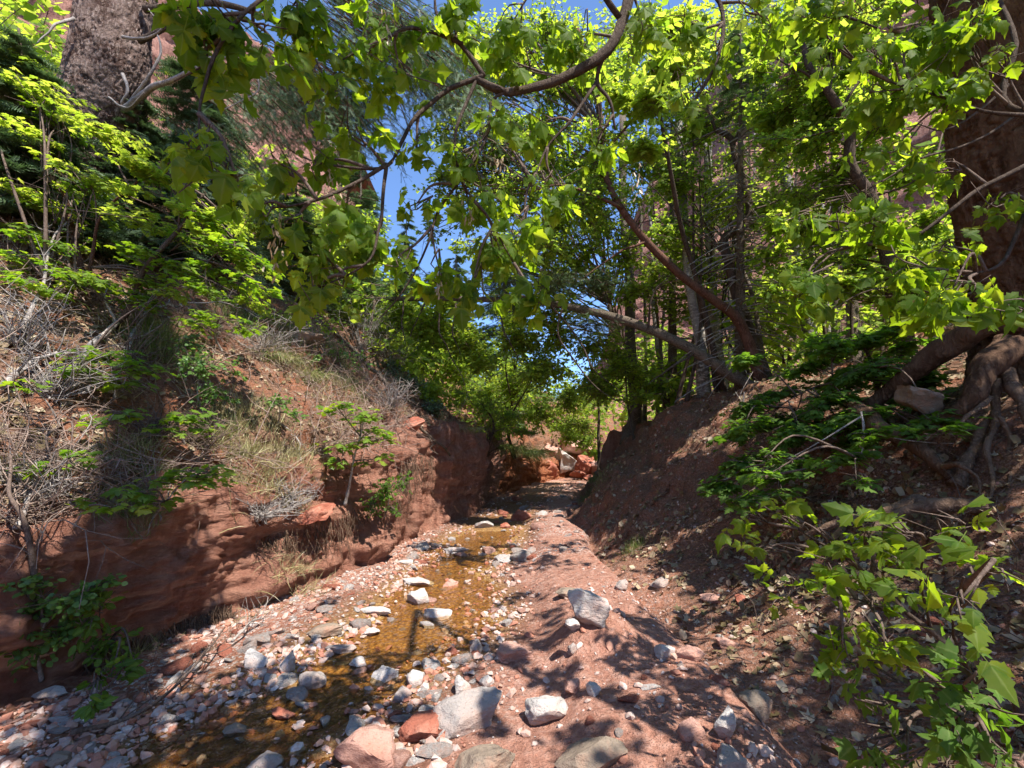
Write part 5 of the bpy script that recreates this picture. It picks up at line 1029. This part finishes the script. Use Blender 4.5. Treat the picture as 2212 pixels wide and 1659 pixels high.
for k in range(10):
    px, py = U(1470, 1900), U(60, 520); d = U(8.6, 11); yb = np.interp(px, [1330, 1560, 1950], [930, 830, 720])
    tall(["thin bent leafy sapling rising through the middle of the right canopy", "crooked dark understory stem with small leaves in the right canopy"][k % 2], [(px + U(-60, 60), yb, d), (px + U(-40, 40), (yb + py) / 2 + 60, d), (px, py, d)], (U(.03, .045), .012),
      [([(px, py + 120, d), (px + U(-140, 140), py, d - .3), (px + U(-260, 260), py - 60, d - .4)], .018, .004), ([(px, py + 200, d), (px + U(-180, 180), py + 140, d - .3)], .014, .004)], [(px + U(-60, 60), py + U(-60, 60), 90, 50, d - .2, 130), (px + U(-120, 120), py + U(0, 140), 80, 50, d - .2, 110)], 'sapling', 'sapling', group="understory saplings in the right canopy", barkm='brown_bark', size=.08)
# dead hoary branches of the background firs on the right
def conifer(label, px, ytop, ybase, d, w, n, dens=1.0, mat='needle', group=None, bare=.0, size=.2, tm='twig'):
    hq = hit(px, ybase)[0]; d = min(d, depth(hq) + 1.2); b = P(px, ybase, d); t = P(px, ytop, d); g = drop(b[0], b[1]); b = np.array([b[0], b[1], g[2] if g[2] < t[2] - 2 else b[2]]); Hh = t[2] - b[2]
    root = thing('fir_tree', label, 'tree', b, group); mb = MB(); stem(mb, [b, (b + t) / 2, t], .012 * Hh + .03, .01, 8, 20, .05); mb.build('trunk', M['log_bark'], root)
    ml, mt = MB(), MB(); W = w / FP * d
    for i in range(n):
        h = 1 - U(0, 1)**.8 * .96; z = b + (t - b) * h; L = W * (1.05 - h)**.75 * U(.6, 1.1); a = U(0, 6.283); e = np.array([math.cos(a), math.sin(a), U(-.35, .1)])
        tt = np.linspace(0, 1, 6)[:, None]; pts = z + e * L * tt + np.array([0, 0, -.25 * L]) * tt**2
        mt.tube(pts, np.linspace(.018, .004, 6), 3, 0, cap=False)
        if h < bare: continue
        k = int(22 * dens * (1 + L * 2.4)); u = U(.15, 1, k); p = np.stack([np.interp(u, tt[:, 0], pts[:, j]) for j in range(3)], -1) + rng.normal(size=(k, 3)) * np.array([.14, .14, .05]) * L * .6
        side = np.cross(e, [0, 0, 1.0]); Y = e + side * U(-1.2, 1.2, k)[:, None] + np.array([0, 0, -.35]); put_leaves(ml, 'farspray', p, Y, np.array([0, 0, 1.0]) + rng.normal(size=(k, 3)) * .5, size * U(.6, 1.3, k))
    mt.build('twigs', M[tm], root)
    if ml.v: ml.build('needles', M[mat], root)
conifer("blue green fir behind the left maples and the dead twigs", 640, 380, 660, 12.5, 130, 110)
conifer("dark fir filling the gap between the left fir trunk and the red cliff", 430, 60, 640, 13, 170, 150)
conifer("broad fir behind the hanging seeds left of the sky gap", 780, 330, 680, 15, 120, 120)
conifer("slender spire of a far fir against the blue sky", 878, 455, 760, 24, 50, 110, size=.28)
conifer("second smaller fir spire right of the sky gap", 985, 520, 800, 26, 60, 110, size=.3)
conifer("tall grey green fir in the background behind the fallen tree", 1090, 430, 880, 21, 110, 150, size=.26)
conifer("dark fir at the upper left corner behind the maple", 40, 60, 700, 11, 190, 150)
conifer("fir among the left trunks beside the pinkish bark", 290, 180, 700, 12, 120, 120)
conifer("half bare fir on the right crest behind the leaning trunk", 1450, 120, 860, 12.5, 120, 170, .5, bare=.7, tm='litter_wood')
conifer("old fir with hoary dead lower branches in the right background", 1600, 40, 860, 14.5, 160, 240, .5, bare=.75, tm='grey_wood')
conifer("grey green fir in the upper right background", 1800, -60, 760, 13, 200, 240, .4, bare=.7, tm='litter_wood')

# ------------------------------------------------------------------ far bushes closing the view
def far(label, px, py, d, r, blobs, name='maple_tree', cat='tree', mat='yellow', size=.105, leaf='far', mode='any', **k):
    b = base_at(px, py, d); t = P(blobs[0][0], blobs[0][1], d)
    return plant(name, label, cat, [b, (b * .5 + t * .5) + rng.normal(size=3) * .2, t], (r, r * .4), [], blobs, leaf, mat, size, mode, per=14, tw=.006, **{'dens': 4.2, **k})
far("yellow green maple glowing in the sun on the far left bank", 930, 880, 15, .08, [(930, 700, 70, 60, 14.5, 560), (870, 680, 60, 60, 14.8, 420), (1000, 730, 60, 60, 14.6, 460), (900, 780, 60, 60, 14.2, 460), (980, 800, 60, 50, 14.3, 420), (960, 650, 60, 40, 15, 260), (860, 740, 40, 40, 14, 220), (920, 850, 50, 40, 14, 260), (1040, 780, 50, 50, 15, 300)])
far("shaded green maple over the middle of the ravine", 1110, 960, 16.5, .07, [(1110, 830, 70, 60, 16, 520), (1050, 860, 60, 50, 15.6, 420), (1170, 800, 70, 60, 16.4, 480), (1120, 740, 70, 50, 17, 380), (1080, 910, 50, 40, 15.4, 300), (1160, 890, 60, 50, 16, 380), (1210, 730, 60, 50, 17, 260)], mat='yellow', size=.11)
far("tall light green maple filling the gap between the sky patch and the right trunks", 1395, 900, 17, .09, [(1300, 600, 80, 50, 17, 200)], mat='yellow', size=.11, dens=2.8, extra=[(1010, 360, 1310, 700, 14.5, 18, 34, 62, 95), (960, 620, 1330, 760, 14.5, 17, 6, 55, 80), (1150, 330, 1420, 620, 12.5, 14.5, 16, 65, 110)])
far("bushy maple between the ravine and the right crest", 1290, 960, 15.5, .07, [(1290, 830, 70, 60, 15, 500), (1340, 780, 60, 60, 14.6, 420), (1230, 860, 60, 50, 15.5, 420), (1280, 750, 60, 50, 15.8, 300), (1250, 920, 60, 36, 16, 260), (1380, 820, 50, 50, 14, 240)], mat='yellow', size=.09)
far("flat layered maple lit yellow in front of the scaly grey trunk", 1370, 900, 11.5, .04, [(1350, 800, 60, 40, 11.4, 240), (1310, 850, 50, 30, 11.4, 200), (1370, 860, 50, 30, 11.2, 160)], mat='yellow', leaf='far', size=.10, mode='flat', dens=1.6)
far("pale green bush above the far white slab", 1300, 985, 18.5, .03, [(1230, 940, 40, 28, 18.3, 300), (1265, 955, 34, 26, 18, 240), (1290, 980, 20, 18, 17.6, 90), (1205, 925, 30, 20, 18.6, 130)], 'willow_bush', 'bush', mat='yellow', size=.10)
far("many stemmed bush rooted on the lip of the far left bank", 1052, 985, 13.5, .05, [(1050, 880, 50, 40, 13.5, 200), (1000, 860, 40, 40, 13.4, 120), (1100, 900, 50, 30, 13.6, 160), (1130, 935, 50, 18, 13.6, 130)], 'willow_bush', 'bush', mat='canopy', size=.08)
twigbush("fan of thin dark stems on the lip of the far left bank", 1052, 985, 60, 130, 40, 'dark_bark')
far("grey green brush along the crest of the fluted wall", 900, 860, 11.5, .02, [(880, 830, 50, 24, 11.4, 240), (930, 880, 40, 20, 11.2, 200), (840, 790, 40, 24, 11.6, 160)], 'shrub', 'shrub', mat='needle', size=.06)
far("low green shrub under the layered right maples on the far crest", 1440, 900, 12, .02, [(1420, 840, 40, 20, 12, 120), (1470, 850, 30, 16, 11.8, 80)], 'shrub', 'shrub', mat='canopy', size=.08)
far("understory maple on the hillside behind the right trunks", 1700, 760, 13, .05, [(1650, 640, 90, 50, 13, 420), (1500, 560, 90, 60, 13.5, 380), (1750, 690, 80, 30, 12.5, 300), (1420, 600, 60, 60, 14, 300), (1350, 560, 60, 50, 14, 260), (1600, 700, 80, 30, 12.6, 260)], mat='yellow', size=.10, dens=2.6, extra=[(1380, 400, 1760, 720, 9.8, 12.5, 30, 65, 100)])
far("dense maple behind the left fir and the hanging box elder leaves", 620, 620, 10.5, .05, [(560, 480, 80, 50, 10, 340), (700, 500, 70, 50, 10.5, 300), (640, 560, 70, 40, 10.4, 260), (790, 490, 60, 40, 11, 200)], mat='canopy', size=.09)
# woodland on the far slopes, one mass
ml = MB(); mt = MB()
hw_ = ((Cc[..., 1] > 10) & (np.abs(Cc[..., 0]) < 1.3 * Cc[..., 1]) & (Cc[..., 1] < 60) & ((TC < 7.2) | (TC > 15.5))) | ((Cc[..., 1] > 4) & (Cc[..., 0] < -8) & (Cc[..., 0] > -26) & (Cc[..., 0] > -1.3 * Cc[..., 1] - 4)) | ((Cc[..., 1] > 5) & (TC > 18) & (Cc[..., 0] < 26))
p, nn = sample(520, hw_ / (30 + Cc[..., 0]**2 + Cc[..., 1]**2))
for q in p:
    s = U(.6, 1.5) * (1 + np.linalg.norm(q) / 40); blob(ml, mt, q + np.array([0, 0, U(.2, 2.6)]), (s, s, s * .8), 110 + 60 * s, 'far', .15 + .004 * np.linalg.norm(q), 'any', 16, .008)
tag(ml.build("far_woodland", M['canopy']), kind='stuff'); tag(mt.build("far_brushwood", M['twig']), kind='stuff')
# red outcrop at the far end of the right slope
o = rock_obj('rock_outcrop', rock_verts(77, 4, 1.0, 1.0, 10, .08) * np.array([.9, .6, .95]) * (1 - .35 * (rock_verts(77, 4, 1.0, 1.0, 10, .08)[:, 2:3] + 1) / 2 * np.array([1, 1, 0])), 4, 'wall', P(1340, 985, gd(1325, 985) + .1), .4); tag(o, "bright red rock outcrop glowing at the far end of the right slope", 'outcrop')
